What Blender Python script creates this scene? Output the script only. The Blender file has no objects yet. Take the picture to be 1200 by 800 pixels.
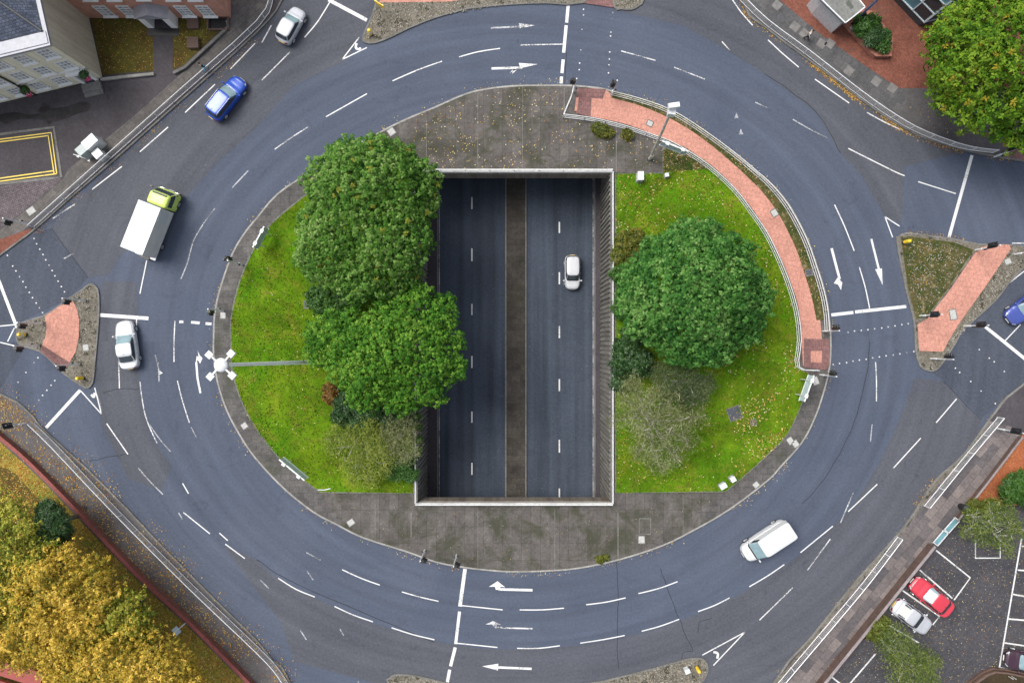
import bpy, bmesh, math, random
import numpy as np
from mathutils import Vector
from mathutils.geometry import tessellate_polygon

R = math.radians
PI = math.pi
rng = random.Random(7)
sc = bpy.context.scene
COL = sc.collection

# ----------------------------------------------------------------------------
# survey: the camera hangs H metres over the roundabout; S = plan scale on the
# ground.  W() turns a plan reading of a point that stands z metres high
# into real coordinates.
S = 12.3
H = 1200 / S / 1.5
def W(px, py, z=0.0):
    k = (H - z) / H
    return Vector(((px - 600) / S * k, (400 - py) / S * k, z))
def W2(px, py, z=0.0):
    v = W(px, py, z); return (v.x, v.y)

# ----------------------------------------------------------------------------
class MB:
    def __init__(self):
        self.v = []; self.f = []; self.m = []
    def add(self, vs, fs, mi=0):
        b = len(self.v)
        self.v.extend([tuple(p) for p in vs])
        for f in fs:
            self.f.append(tuple(b + i for i in f)); self.m.append(mi)
    def box(self, c, s, rz=0.0, mi=0, taper=1.0):
        cx, cy, cz = c; hx, hy, hz = s[0]/2, s[1]/2, s[2]/2
        co, si = math.cos(rz), math.sin(rz); vs = []
        for dz in (-1, 1):
            t = taper if dz > 0 else 1.0
            for dx, dy in ((-1,-1),(1,-1),(1,1),(-1,1)):
                x, y = dx*hx*t, dy*hy*t
                vs.append((cx + x*co - y*si, cy + x*si + y*co, cz + dz*hz))
        self.add(vs, [(3,2,1,0),(4,5,6,7),(0,1,5,4),(1,2,6,5),(2,3,7,6),(3,0,4,7)], mi)
    def obox(self, o, d, n, u0, u1, v0, v1, z0, z1, mi=0):
        vs = []
        for z in (z0, z1):
            for u, v in ((u0,v0),(u1,v0),(u1,v1),(u0,v1)):
                vs.append((o[0]+d[0]*u+n[0]*v, o[1]+d[1]*u+n[1]*v, z))
        self.add(vs, [(3,2,1,0),(4,5,6,7),(0,1,5,4),(1,2,6,5),(2,3,7,6),(3,0,4,7)], mi)
    def bar(self, a, b, w, h, mi=0):
        a = Vector(a); b = Vector(b); t = (b-a).normalized()
        up = Vector((0,0,1)) if abs(t.z) < .95 else Vector((1,0,0))
        s = t.cross(up).normalized()*(w/2); u = s.cross(t).normalized()*(h/2)
        vs = [p+q for p in (a,b) for q in (-s-u, s-u, s+u, -s+u)]
        self.add(vs, [(3,2,1,0),(4,5,6,7),(0,1,5,4),(1,2,6,5),(2,3,7,6),(3,0,4,7)], mi)
    def tube(self, pts, rad, n=8, mi=0, cap=True):
        pts = [Vector(p) for p in pts]
        if not hasattr(rad, '__len__'): rad = [rad]*len(pts)
        rings = []; prev = None
        for i, p in enumerate(pts):
            t = (pts[min(i+1,len(pts)-1)] - pts[max(i-1,0)])
            t = t.normalized() if t.length > 1e-9 else Vector((0,0,1))
            if prev is None:
                a = Vector((1,0,0)) if abs(t.x) < .8 else Vector((0,1,0))
                s = t.cross(a).normalized()
            else:
                s = (prev - t*prev.dot(t)); s = s.normalized() if s.length > 1e-6 else t.orthogonal().normalized()
            prev = s; u = t.cross(s)
            rings.append([p + (s*math.cos(2*PI*k/n) + u*math.sin(2*PI*k/n))*rad[i] for k in range(n)])
        vs = [q for r in rings for q in r]; fs = []
        for i in range(len(pts)-1):
            for k in range(n):
                fs.append((i*n+k, i*n+(k+1)%n, (i+1)*n+(k+1)%n, (i+1)*n+k))
        if cap:
            fs.append(tuple(range(n-1,-1,-1))); fs.append(tuple((len(pts)-1)*n+k for k in range(n)))
        self.add(vs, fs, mi)
    def sphere(self, c, r, nu=12, nv=8, mi=0):
        if not hasattr(r, '__len__'): r = (r,r,r)
        vs = [(c[0],c[1],c[2]+r[2])]
        for j in range(1, nv):
            a = PI*j/nv
            for i in range(nu):
                b = 2*PI*i/nu
                vs.append((c[0]+r[0]*math.sin(a)*math.cos(b), c[1]+r[1]*math.sin(a)*math.sin(b), c[2]+r[2]*math.cos(a)))
        vs.append((c[0],c[1],c[2]-r[2])); fs = []
        for i in range(nu): fs.append((0, 1+i, 1+(i+1)%nu))
        for j in range(nv-2):
            for i in range(nu):
                a0 = 1+j*nu; fs.append((a0+i, a0+nu+i, a0+nu+(i+1)%nu, a0+(i+1)%nu))
        l = len(vs)-1; a0 = 1+(nv-2)*nu
        for i in range(nu): fs.append((l, a0+(i+1)%nu, a0+i))
        self.add(vs, fs, mi)
    def lathe(self, c, prof, n=16, mi=0, axis='z'):
        vs = []; fs = []
        for r, h in prof:
            for k in range(n):
                a = 2*PI*k/n
                p = (r*math.cos(a), r*math.sin(a), h)
                if axis == 'y': p = (p[0], p[2], p[1])
                if axis == 'x': p = (p[2], p[0], p[1])
                vs.append((c[0]+p[0], c[1]+p[1], c[2]+p[2]))
        for j in range(len(prof)-1):
            for k in range(n):
                fs.append((j*n+k, j*n+(k+1)%n, (j+1)*n+(k+1)%n, (j+1)*n+k))
        fs.append(tuple(range(n-1,-1,-1))); fs.append(tuple((len(prof)-1)*n+k for k in range(n)))
        self.add(vs, fs, mi)
    def poly(self, pts, z, mi=0, holes=()):
        """flat sheet"""
        loops = [[Vector((p[0], p[1], 0)) for p in pts]] + [[Vector((p[0],p[1],0)) for p in h] for h in holes]
        flat = [p for l in loops for p in l]
        tris = tessellate_polygon(loops)
        out = []
        for t in tris:
            a, b, c = [flat[i] for i in t]
            ar = (b-a).cross(c-a).z
            if abs(ar) < 1e-9: continue
            out.append(tuple(t) if ar > 0 else tuple(reversed(t)))
        self.add([(p.x, p.y, z) for p in flat], out, mi)
    def prism(self, pts, z0, z1, mi=0, holes=(), bottom=False):
        self.poly(pts, z1, mi, holes)
        for l in [pts] + list(holes):
            n = len(l); ar = sum(l[i][0]*l[(i+1)%n][1]-l[(i+1)%n][0]*l[i][1] for i in range(n))
            ccw = ar > 0
            if l is not pts: ccw = not ccw
            vs = [(p[0],p[1],z0) for p in l] + [(p[0],p[1],z1) for p in l]
            fs = [((i,(i+1)%n,n+(i+1)%n,n+i) if ccw else (n+i,n+(i+1)%n,(i+1)%n,i)) for i in range(n)]
            self.add(vs, fs, mi)
        if bottom:
            b = len(self.f); self.poly(pts, z0, mi, holes)
            for i in range(b, len(self.f)): self.f[i] = tuple(reversed(self.f[i]))
    def ribbon(self, pts, w, z, mi=0):
        pts = [Vector((p[0],p[1],0)) for p in pts]; L = []; Rr = []
        for i, p in enumerate(pts):
            t = (pts[min(i+1,len(pts)-1)] - pts[max(i-1,0)]).normalized()
            n = Vector((-t.y, t.x, 0))*(w/2)
            L.append(p+n); Rr.append(p-n)
        vs = [(p.x,p.y,z) for p in L] + [(p.x,p.y,z) for p in Rr]; n = len(pts)
        self.add(vs, [(n+i, n+i+1, i+1, i) for i in range(n-1)], mi)
    def build(self, name, mats, parent=None, world=False, smooth=False, loc=None):
        me = bpy.data.meshes.new(name)
        off = Vector((0,0,0))
        if world and parent is not None: off = world_loc(parent)
        elif loc is not None: off = Vector(loc)
        vs = [(p[0]-off.x, p[1]-off.y, p[2]-off.z) for p in self.v]
        me.from_pydata(vs, [], self.f)
        if not isinstance(mats, (list, tuple)): mats = [mats]
        for m in mats: me.materials.append(m)
        if len(mats) > 1: me.polygons.foreach_set('material_index', self.m)
        if smooth: me.polygons.foreach_set('use_smooth', [True]*len(me.polygons))
        me.update()
        o = bpy.data.objects.new(name, me); COL.objects.link(o)
        if parent is not None: o.parent = parent
        elif loc is not None: o.location = off
        return o

def world_loc(o):
    v = Vector(o.location); p = o.parent
    while p is not None:
        v += Vector(p.location); p = p.parent
    return v
def thing(name, label, cat, loc=(0,0,0), rz=0.0, group=None):
    o = bpy.data.objects.new(name, None); COL.objects.link(o)
    o.empty_display_size = .3
    o.location = loc; o.rotation_euler = (0,0,rz)
    o['label'] = label; o['category'] = cat
    if group: o['group'] = group
    return o
def tag(o, label, cat, group=None):
    o['label'] = label; o['category'] = cat
    if group: o['group'] = group
    return o
def struct(o): o['kind'] = 'structure'; return o
def stuff(o, label=None, cat=None):
    o['kind'] = 'stuff'
    if label: o['label'] = label
    if cat: o['category'] = cat
    return o
def dup(root, loc, rz, label):
    r = root.copy(); COL.objects.link(r); r.location = loc; r.rotation_euler = (0,0,rz); r['label'] = label
    def kids(a, b):
        for ch in list(a.children):
            c = ch.copy(); COL.objects.link(c); c.parent = b
            kids(ch, c)
    kids(root, r)
    return r

# ----------------------------------------------------------------------------
# materials
class NT:
    def __init__(self, name):
        self.mat = bpy.data.materials.new(name); self.mat.use_nodes = True
        self.t = self.mat.node_tree; self.b = self.t.nodes['Principled BSDF']
    def n(self, typ, **kw):
        x = self.t.nodes.new(typ)
        for k, v in kw.items(): setattr(x, k, v)
        return x
    def l(self, a, b): self.t.links.new(a, b)
    def pos(self): return self.n('ShaderNodeNewGeometry').outputs['Position']
    def objc(self): return self.n('ShaderNodeTexCoord').outputs['Object']
    def noise(self, vec, scale, detail=4, rough=.6, dist=0):
        x = self.n('ShaderNodeTexNoise'); x.inputs['Scale'].default_value = scale
        x.inputs['Detail'].default_value = detail; x.inputs['Roughness'].default_value = rough
        x.inputs['Distortion'].default_value = dist
        self.l(vec, x.inputs['Vector']); return x.outputs['Fac']
    def ramp(self, fac, stops, interp='LINEAR'):
        x = self.n('ShaderNodeValToRGB'); e = x.color_ramp.elements; x.color_ramp.interpolation = interp
        while len(e) < len(stops): e.new(.5)
        for i, (p, c) in enumerate(stops):
            e[i].position = p; e[i].color = (c, c, c, 1) if not hasattr(c, '__len__') else (*c, 1)
        self.l(fac, x.inputs['Fac']); return x.outputs['Color']
    def mix(self, fac, a, b, mode='MIX'):
        x = self.n('ShaderNodeMix'); x.data_type = 'RGBA'; x.blend_type = mode
        for s, v in ((x.inputs[0], fac), (x.inputs[6], a), (x.inputs[7], b)):
            if hasattr(v, 'is_linked') or hasattr(v, 'links'): self.l(v, s)
            elif hasattr(v, '__len__'): s.default_value = (*v, 1)
            else: s.default_value = v
        return x.outputs[2]
    def math(self, op, a, b=0.0):
        x = self.n('ShaderNodeMath'); x.operation = op
        for s, v in ((x.inputs[0], a), (x.inputs[1], b)):
            if hasattr(v, 'links'): self.l(v, s)
            else: s.default_value = v
        return x.outputs[0]
    def mapping(self, vec, rz=0, sc=(1,1,1)):
        x = self.n('ShaderNodeMapping'); x.inputs['Rotation'].default_value[2] = rz
        x.inputs['Scale'].default_value = sc; self.l(vec, x.inputs['Vector']); return x.outputs[0]
    def bump(self, h, strength=.3, dist=.02):
        x = self.n('ShaderNodeBump'); x.inputs['Strength'].default_value = strength
        x.inputs['Distance'].default_value = dist
        self.l(h, x.inputs['Height']); self.l(x.outputs[0], self.b.inputs['Normal'])
    def done(self, col=None, rough=.6, metal=0, coat=0, spec=.5):
        if col is not None:
            if hasattr(col, 'links'): self.l(col, self.b.inputs['Base Color'])
            else: self.b.inputs['Base Color'].default_value = (*col, 1)
        if hasattr(rough, 'links'): self.l(rough, self.b.inputs['Roughness'])
        else: self.b.inputs['Roughness'].default_value = rough
        self.b.inputs['Metallic'].default_value = metal
        self.b.inputs['Coat Weight'].default_value = coat
        self.b.inputs['Coat Roughness'].default_value = .06
        self.b.inputs['Specular IOR Level'].default_value = spec
        return self.mat

def m_plain(name, c, rough=.5, metal=0, var=.18, scale=6, coat=0, spec=.5):
    t = NT(name); f = t.noise(t.objc(), scale, 5)
    col = t.mix(t.ramp(f, [(.3,0.0),(.7,1.0)]), tuple(x*(1-var) for x in c), tuple(min(1,x*(1+var)) for x in c))
    return t.done(col, rough, metal, coat, spec)

def m_ground(name, c1, c2, big=.25, fine=9, contrast=.35, rough=.85, spots=None, bump=.2):
    """mottled ground: two large-scale tones, fine grain, optional spots (colour, scale, threshold)"""
    t = NT(name); p = t.pos()
    a = t.ramp(t.noise(p, big, 6, .65), [(.35,0.0),(.65,1.0)])
    col = t.mix(a, c1, c2)
    g = t.noise(p, min(fine,4.5), 7, .85)
    col = t.mix(1.0, col, t.ramp(g, [(.3,1-contrast),(.7,1+contrast)]), 'MULTIPLY')
    if spots:
        sp = t.ramp(t.noise(p, spots[1], 3, .6), [(spots[2],0.0),(spots[2]+.06,1.0)])
        col = t.mix(sp, col, spots[0])
    t.bump(g, bump, .02)
    return t.done(col, rough, spec=.12)

def m_asphalt(name, c1, c2, ring=True, grain=.15):
    t = NT(name); p = t.pos()
    a = t.ramp(t.noise(p, .12, 5, .6, .6), [(.3,0.0),(.7,1.0)])
    col = t.mix(a, c1, c2)
    if ring:   # traffic-polished lanes that run round the ring
        x = t.n('ShaderNodeSeparateXYZ'); t.l(p, x.inputs[0])
        yy = t.math('MULTIPLY', x.outputs[1], 1.2)
        r = t.math('SQRT', t.math('ADD', t.math('MULTIPLY', x.outputs[0], x.outputs[0]), t.math('MULTIPLY', yy, yy)))
        an = t.math('ARCTAN2', x.outputs[1], x.outputs[0])
        c = t.n('ShaderNodeCombineXYZ'); t.l(t.math('MULTIPLY', r, .8), c.inputs[0]); t.l(t.math('MULTIPLY', an, 1.2), c.inputs[1])
        w = t.noise(c.outputs[0], 1.0, 4, .6)
        col = t.mix(1.0, col, t.ramp(w, [(.25,.81),(.75,1.18)]), 'MULTIPLY')
    else:
        x = t.n('ShaderNodeMapping'); x.inputs['Scale'].default_value = (1.1, .03, 1); t.l(p, x.inputs['Vector'])
        w = t.noise(x.outputs[0], 1.0, 4, .6)
        col = t.mix(1.0, col, t.ramp(w, [(.3,.72),(.7,1.3)]), 'MULTIPLY')
    g = t.noise(p, 4.2, 7, .85)
    col = t.mix(1.0, col, t.ramp(g, [(.3,1-grain*1.5),(.7,1+grain*1.5)]), 'MULTIPLY')
    st = t.ramp(t.noise(p, .55, 5, .7, 1.0), [(.58,1.0),(.76,.76)])      # old oil and repair stains
    col = t.mix(1.0, col, st, 'MULTIPLY')
    sp = t.ramp(t.noise(p, 5.5, 2, .5), [(.70,0.0),(.74,.5)])
    col = t.mix(sp, col, (.16,.16,.17))
    t.bump(t.noise(p, 40, 2, .7), .25, .01)
    return t.done(col, .85, spec=.15)

def m_slabs(name, c1, c2, mortar, w, h, rz=0, moss=None, vary=.5, msize=.012, offset=.5):
    t = NT(name); p = t.pos(); q = t.mapping(p, rz)
    br = t.n('ShaderNodeTexBrick'); t.l(q, br.inputs['Vector'])
    br.offset = offset
    br.inputs['Scale'].default_value = 1; br.inputs['Brick Width'].default_value = w; br.inputs['Row Height'].default_value = h
    br.inputs['Mortar Size'].default_value = msize; br.inputs['Bias'].default_value = 0
    br.inputs['Color1'].default_value = (*c1,1); br.inputs['Color2'].default_value = (*c2,1); br.inputs['Mortar'].default_value = (*mortar,1)
    col = br.outputs['Color']
    a = t.noise(p, .5, 6, .7, .4)
    col = t.mix(1.0, col, t.ramp(a, [(.25,1-vary),(.75,1+vary)]), 'MULTIPLY')
    g = t.noise(p, 4.5, 7, .85)
    col = t.mix(1.0, col, t.ramp(g, [(.3,.6),(.7,1.4)]), 'MULTIPLY')
    if moss:
        ms = t.ramp(t.noise(p, .33, 7, .75, .5), [(moss[1],0.0),(moss[1]+.16,1.0)])
        ms = t.math('MULTIPLY', ms, moss[2])
        col = t.mix(ms, col, moss[0])
    t.bump(g, .25, .02)
    return t.done(col, .9, spec=.12)

def m_paint(name, c=(.66,.66,.65), wear=.5, base=(.06,.064,.075)):
    t = NT(name); p = t.pos()
    w = t.noise(p, 7, 6, .8); w2 = t.noise(p, .6, 3, .6)
    f = t.math('ADD', t.math('MULTIPLY', w, .75), t.math('MULTIPLY', w2, .45))
    col = t.mix(t.ramp(f, [(wear,0.0),(wear+.12,1.0)]), c, base)
    return t.done(col, .6)

def m_grass(name):
    t = NT(name); p = t.pos()
    a = t.ramp(t.noise(p, .22, 6, .65, .5), [(.3,0.0),(.7,1.0)])
    col = t.mix(a, (.047,.142,.004), (.105,.160,.007))
    y = t.ramp(t.noise(p, .7, 5, .7, .3), [(.51,0.0),(.71,.7)])
    col = t.mix(y, col, (.155,.145,.02))
    g = t.noise(p, 2.6, 8, .85)
    col = t.mix(1.0, col, t.ramp(g, [(.3,.58),(.7,1.4)]), 'MULTIPLY')
    w = t.ramp(t.noise(p, .16, 5, .7, .8), [(.40,.70),(.60,1.16)])
    col = t.mix(1.0, col, w, 'MULTIPLY')
    t.bump(g, .6, .06)
    return t.done(col, .95, spec=.05)

def m_leaf(name, dark, mid, light, rough=.5, trans=.22, spec=.4, odd=None):
    t = NT(name)
    r = t.n('ShaderNodeNewGeometry').outputs['Random Per Island']
    a = t.n('ShaderNodeAttribute'); a.attribute_name = 'clump'
    big = t.noise(t.objc(), .35, 3, .5)
    f = t.math('ADD', t.math('MULTIPLY', r, .38), t.math('MULTIPLY', a.outputs['Fac'], .34))
    f = t.math('ADD', f, t.math('MULTIPLY', t.ramp(big, [(.3,0.0),(.7,1.0)]), .28))
    col = t.ramp(f, [(.2,dark),(.52,mid),(.82,light)])
    if odd:
        r2 = t.n('ShaderNodeMath'); r2.operation = 'FRACT'; t.l(t.math('MULTIPLY', a.outputs['Fac'], 37.7), r2.inputs[0])
        col = t.mix(t.ramp(r2.outputs[0], [(.972,0.0),(.976,1.0)], 'CONSTANT'), col, odd)
    t.done(col, rough, spec=spec)
    tr = t.n('ShaderNodeBsdfTranslucent'); t.l(col, tr.inputs['Color'])
    ms = t.n('ShaderNodeMixShader'); ms.inputs[0].default_value = trans
    out = t.t.nodes['Material Output']
    t.l(t.b.outputs[0], ms.inputs[1]); t.l(tr.outputs[0], ms.inputs[2]); t.l(ms.outputs[0], out.inputs['Surface'])
    return t.mat

def m_litter(name, cols):
    t = NT(name); r = t.n('ShaderNodeNewGeometry').outputs['Random Per Island']
    n = len(cols)
    col = t.ramp(r, [(i/n, c) for i, c in enumerate(cols)], 'CONSTANT')
    return t.done(col, .8, spec=.2)

def m_brick(name, c1, c2, mortar, axis='xz', w=.22, h=.075):
    t = NT(name); p = t.pos()
    s = t.n('ShaderNodeSeparateXYZ'); t.l(p, s.inputs[0])
    c = t.n('ShaderNodeCombineXYZ')
    t.l(t.math('ADD', s.outputs[0], t.math('MULTIPLY', s.outputs[1], .77)), c.inputs[0]); t.l(s.outputs[2], c.inputs[1])
    br = t.n('ShaderNodeTexBrick'); t.l(c.outputs[0], br.inputs['Vector'])
    br.inputs['Scale'].default_value = 1; br.inputs['Brick Width'].default_value = w; br.inputs['Row Height'].default_value = h
    br.inputs['Mortar Size'].default_value = .01
    br.inputs['Color1'].default_value = (*c1,1); br.inputs['Color2'].default_value = (*c2,1); br.inputs['Mortar'].default_value = (*mortar,1)
    a = t.noise(p, 1.2, 6, .7)
    col = t.mix(1.0, br.outputs['Color'], t.ramp(a, [(.25,.65),(.75,1.3)]), 'MULTIPLY')
    return t.done(col, .85, spec=.2)

def m_glass(name, c=(.02,.03,.035), rough=.05):
    t = NT(name); f = t.noise(t.objc(), 2.0, 2)
    col = t.mix(f, tuple(x*.7 for x in c), tuple(x*1.6 for x in c))
    return t.done(col, rough, spec=.7)

def m_streak(name, c1, c2, rough=.85):
    """concrete with rain streaks running down"""
    t = NT(name); p = t.pos(); q = t.mapping(p, 0, (1.6,1.6,.18))
    a = t.ramp(t.noise(q, 1.0, 6, .7), [(.3,0.0),(.7,1.0)])
    col = t.mix(a, c1, c2)
    g = t.noise(p, 9, 4, .8)
    col = t.mix(1.0, col, t.ramp(g, [(.2,.75),(.8,1.25)]), 'MULTIPLY')
    return t.done(col, rough, spec=.25)

M = {}
M['road'] = m_asphalt('asphalt_ring', (.058,.0705,.100), (.070,.083,.114))
M['patch'] = m_asphalt('asphalt_relaid', (.062,.066,.080), (.076,.080,.094), True, .2)
M['patch_dark'] = m_asphalt('asphalt_dark', (.048,.056,.075), (.060,.068,.088), True, .24)
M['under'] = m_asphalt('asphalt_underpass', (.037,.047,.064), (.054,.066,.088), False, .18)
M['carpark'] = m_ground('asphalt_car_park', (.042,.042,.048), (.062,.060,.066), .3, 10, .5, .85, ((.13,.125,.12), 3.0, .66))
M['tarmac'] = m_ground('tarmac_footway', (.072,.068,.070), (.105,.098,.098), .3, 10, .35, .85, ((.045,.04,.04), .35, .66))
M['stain'] = m_ground('damp_patch', (.020,.018,.019), (.034,.031,.032), .9, 4, .4, .6)
M['mast_white'] = m_plain('white_mast', (.80,.81,.80), .45, 0, .08, 2)
M['tarmac_dark'] = m_ground('tarmac_dark', (.048,.044,.048), (.066,.060,.066), .25, 9, .35, .85, ((.028,.024,.024), .3, .62))
M['slab_c'] = m_slabs('island_slabs', (.108,.098,.092), (.082,.075,.070), (.050,.046,.040), .9, 1.6, 0, ((.036,.040,.022), .46, .75), .34, .014, .0)
M['slab_k'] = m_slabs('kerbside_slabs', (.10,.094,.090), (.075,.072,.07), (.04,.04,.036), .9, .6, 0, ((.045,.052,.03), .52, .6), .4)
M['slab_med'] = m_slabs('median_slabs', (.062,.055,.048), (.044,.040,.036), (.028,.026,.022), .9, .6, 0, ((.036,.036,.022), .5, .7), .4)
M['slab_g'] = m_slabs('grey_slabs', (.095,.092,.092), (.070,.070,.073), (.045,.045,.045), .9, .9, R(38), None, .25)
M['slab_se'] = m_slabs('patchwork_slabs', (.17,.145,.138), (.075,.070,.076), (.05,.048,.046), 1.25, .8, R(-51), None, .22)
M['slab_nw'] = m_slabs('grey_brown_slabs', (.115,.105,.096), (.088,.082,.078), (.05,.05,.046), .9, .6, R(-41), None, .3)
M['setts'] = m_slabs('granite_setts', (.155,.128,.135), (.095,.080,.088), (.05,.045,.045), .22, .16, R(20), None, .25, .02)
M['gravel'] = m_ground('pebble_bed', (.15,.135,.11), (.105,.095,.075), .8, 7, .75, .9, ((.045,.042,.03), 1.4, .56), .8)
M['pink'] = m_slabs('pink_paving', (.44,.215,.165), (.40,.195,.15), (.32,.165,.13), .45, .45, R(10), ((.30,.165,.13), .58, .5), .16, .018)
M['pink_dark'] = m_slabs('worn_red_tactile', (.19,.10,.095), (.15,.085,.08), (.09,.06,.06), .4, .4, 0, None, .3)
M['redbrick_pave'] = m_slabs('red_block_paving', (.21,.075,.05), (.155,.058,.042), (.08,.045,.035), .2, .1, R(45), ((.08,.055,.045), .55, .6), .3, .01)
M['bed_orange'] = m_slabs('orange_block_paving', (.36,.115,.045), (.28,.09,.04), (.15,.06,.035), .2, .1, R(45), ((.16,.09,.03), .6, .6), .3, .01)
M['litter_soil'] = m_ground('leaf_litter_soil', (.27,.17,.035), (.13,.15,.025), .5, 6, .7, .9, ((.12,.07,.022), 1.2, .64), .7)
M['lawn_brown'] = m_ground('mossy_lawn', (.062,.040,.014), (.085,.080,.016), .45, 7, .5, .9, ((.10,.095,.03), 1.1, .62), .5)
M['rough_grass'] = m_ground('weedy_ground', (.028,.045,.010), (.085,.070,.028), .8, 7, .75, .9, ((.16,.13,.07), 1.6, .60), .6)
M['soil'] = m_ground('dark_soil', (.035,.026,.016), (.05,.035,.02), .9, 8, .5)
M['grass'] = m_grass('grass')
M['terrain'] = m_ground('distant_ground', (.06,.065,.05), (.08,.08,.06), .02, .6, .3)
M['kerb'] = m_ground('kerb_stone', (.17,.165,.155), (.11,.108,.10), .6, 6, .4, .85)
M['kerb_pale'] = m_ground('kerb_stone_pale', (.30,.29,.27), (.20,.195,.18), .8, 6, .35, .85)
M['paint'] = m_paint('white_road_paint', (.56,.56,.555), .635)
M['paint_mid'] = m_paint('white_road_paint_worn', (.56,.56,.56), .56)
M['paint_faint'] = m_paint('white_road_paint_faded', (.36,.37,.39), .545)
M['paint_yellow'] = m_paint('yellow_road_paint', (.62,.45,.05), .66)
M['seam'] = m_ground('bitumen_joint', (.028,.030,.038), (.040,.044,.054), 1, 8, .3)
M['wall_c'] = m_streak('retaining_wall_concrete', (.075,.07,.062), (.22,.21,.19))
M['fascia'] = m_streak('stained_bridge_concrete', (.085,.072,.058), (.22,.19,.155))
M['white_c'] = m_ground('white_painted_concrete', (.52,.52,.50), (.36,.355,.335), .7, 5, .3)
M['white_steel'] = m_plain('white_steel', (.56,.57,.57), .5, 0, .15, 4)
M['galv'] = m_plain('galvanised_steel', (.50,.51,.52), .45, .3, .18, 5)
M['galv_light'] = m_plain('pale_galvanised_steel', (.62,.63,.64), .45, .1, .15, 5)
M['black'] = m_plain('black_plastic', (.015,.015,.017), .45, 0, .2, 5)
M['dark_metal'] = m_plain('dark_metal', (.06,.062,.066), .5, .3, .2, 6)
M['grey_cab'] = m_plain('grey_green_cabinet', (.30,.34,.33), .5, 0, .12, 4)
M['cab_white'] = m_plain('pale_cabinet', (.55,.57,.57), .5, 0, .12, 4)
M['yellow'] = m_plain('yellow_plastic', (.75,.50,.03), .5, 0, .12, 6)
M['red_lens'] = m_plain('red_lens', (.30,.012,.01), .25)
M['amber_lens'] = m_plain('amber_lens', (.45,.16,.01), .25)
M['green_lens'] = m_plain('green_lens', (.01,.16,.07), .25)
M['bark'] = m_ground('bark', (.07,.055,.04), (.11,.09,.07), 2, 12, .4)
M['bark_pale'] = m_ground('pale_bark', (.46,.43,.38), (.32,.30,.25), 2, 12, .3)
M['bark_white'] = m_ground('white_birch_bark', (.52,.50,.46), (.34,.33,.30), 2, 8, .3)
M['cover'] = m_plain('iron_cover', (.06,.063,.08), .6, .2, .25, 6)
M['cover_pale'] = m_plain('concrete_cover', (.36,.36,.345), .85, 0, .2, 5, 0, .2)
M['slab_new'] = m_plain('newer_paving_slab', (.155,.15,.145), .9, 0, .25, 2, 0, .1)
M['glass'] = m_glass('dark_glass')
M['blue_sign'] = m_plain('blue_sign', (.05,.09,.17), .45, 0, .1, 4)
M['skin'] = m_plain('skin', (.45,.27,.2), .6, 0, .06, 8)
M['hair'] = m_plain('dark_hair', (.02,.015,.012), .6)
# ============================================================ SETTING
U = -7.2                                     # underpass carriageway level
OX0, OX1 = (489.5-600)/S, (715.5-600)/S        # the opening
OY1, OY0 = (400-203)/S, (400-588)/S
hole = [(OX0,OY0),(OX1,OY0),(OX1,OY1),(OX0,OY1)]

def plan(pts, z=0.0): return [W2(x, y, z) for x, y in pts]
def smooth_line(pts, k=4):
    """Catmull-Rom through the surveyed points"""
    out = []
    n = len(pts)
    for i in range(n-1):
        p0 = pts[max(i-1,0)]; p1 = pts[i]; p2 = pts[i+1]; p3 = pts[min(i+2,n-1)]
        for j in range(k):
            t = j/k
            out.append(tuple(.5*((2*p1[a]) + (-p0[a]+p2[a])*t + (2*p0[a]-5*p1[a]+4*p2[a]-p3[a])*t*t + (-p0[a]+3*p1[a]-3*p2[a]+p3[a])*t**3) for a in (0,1)))
    out.append(tuple(pts[-1])); return out
def smooth_loop(pts, k=3):
    n = len(pts); out = []
    for i in range(n):
        p0, p1, p2, p3 = pts[i-1], pts[i], pts[(i+1)%n], pts[(i+2)%n]
        for j in range(k):
            t = j/k
            out.append(tuple(.5*((2*p1[a]) + (-p0[a]+p2[a])*t + (2*p0[a]-5*p1[a]+4*p2[a]-p3[a])*t*t + (-p0[a]+3*p1[a]-3*p2[a]+p3[a])*t**3) for a in (0,1)))
    return out
def sheet(name, pts, z, mat, holes=()):
    m = MB(); m.poly(pts, z, 0, holes); return struct(m.build(name, mat))
def slab(name, pts, z1, mat, holes=(), z0=-.03):
    m = MB(); m.prism(pts, z0, z1, 0, holes); return struct(m.build(name, mat))
def offset_line(pts, d, closed):
    n = len(pts); out = []
    for i in range(n):
        a = pts[i-1] if (i > 0 or closed) else pts[i]
        b = pts[(i+1)%n] if (i < n-1 or closed) else pts[i]
        tx, ty = b[0]-a[0], b[1]-a[1]; l = math.hypot(tx,ty) or 1
        out.append((pts[i][0]-ty/l*d, pts[i][1]+tx/l*d))
    return out
def kerb(name, pts, mat, closed=True, w=.15, z1=.13, z0=-.03, side=1):
    if closed:
        ar = sum(pts[i][0]*pts[(i+1)%len(pts)][1]-pts[(i+1)%len(pts)][0]*pts[i][1] for i in range(len(pts)))
        side = 1 if ar > 0 else -1
    outer = offset_line(pts, -.006*side, closed); inner = offset_line(pts, w*side, closed); n = len(pts)
    m = MB(); vs = []
    for i in range(n):
        vs += [(*outer[i],z0), (*outer[i],z1-.02), (*offset_pt(outer[i],inner[i],.02),z1), (*inner[i],z1), (*inner[i],z1-.06)]
    fs = []
    for i in range(n if closed else n-1):
        j = (i+1)%n
        for k in range(4):
            q = (i*5+k, j*5+k, j*5+k+1, i*5+k+1); fs.append(q if side > 0 else tuple(reversed(q)))
    m.add(vs, fs); return struct(m.build(name, mat))
def offset_pt(a, b, d):
    l = math.hypot(b[0]-a[0], b[1]-a[1]) or 1
    return (a[0]+(b[0]-a[0])*d/l, a[1]+(b[1]-a[1])*d/l)

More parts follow.
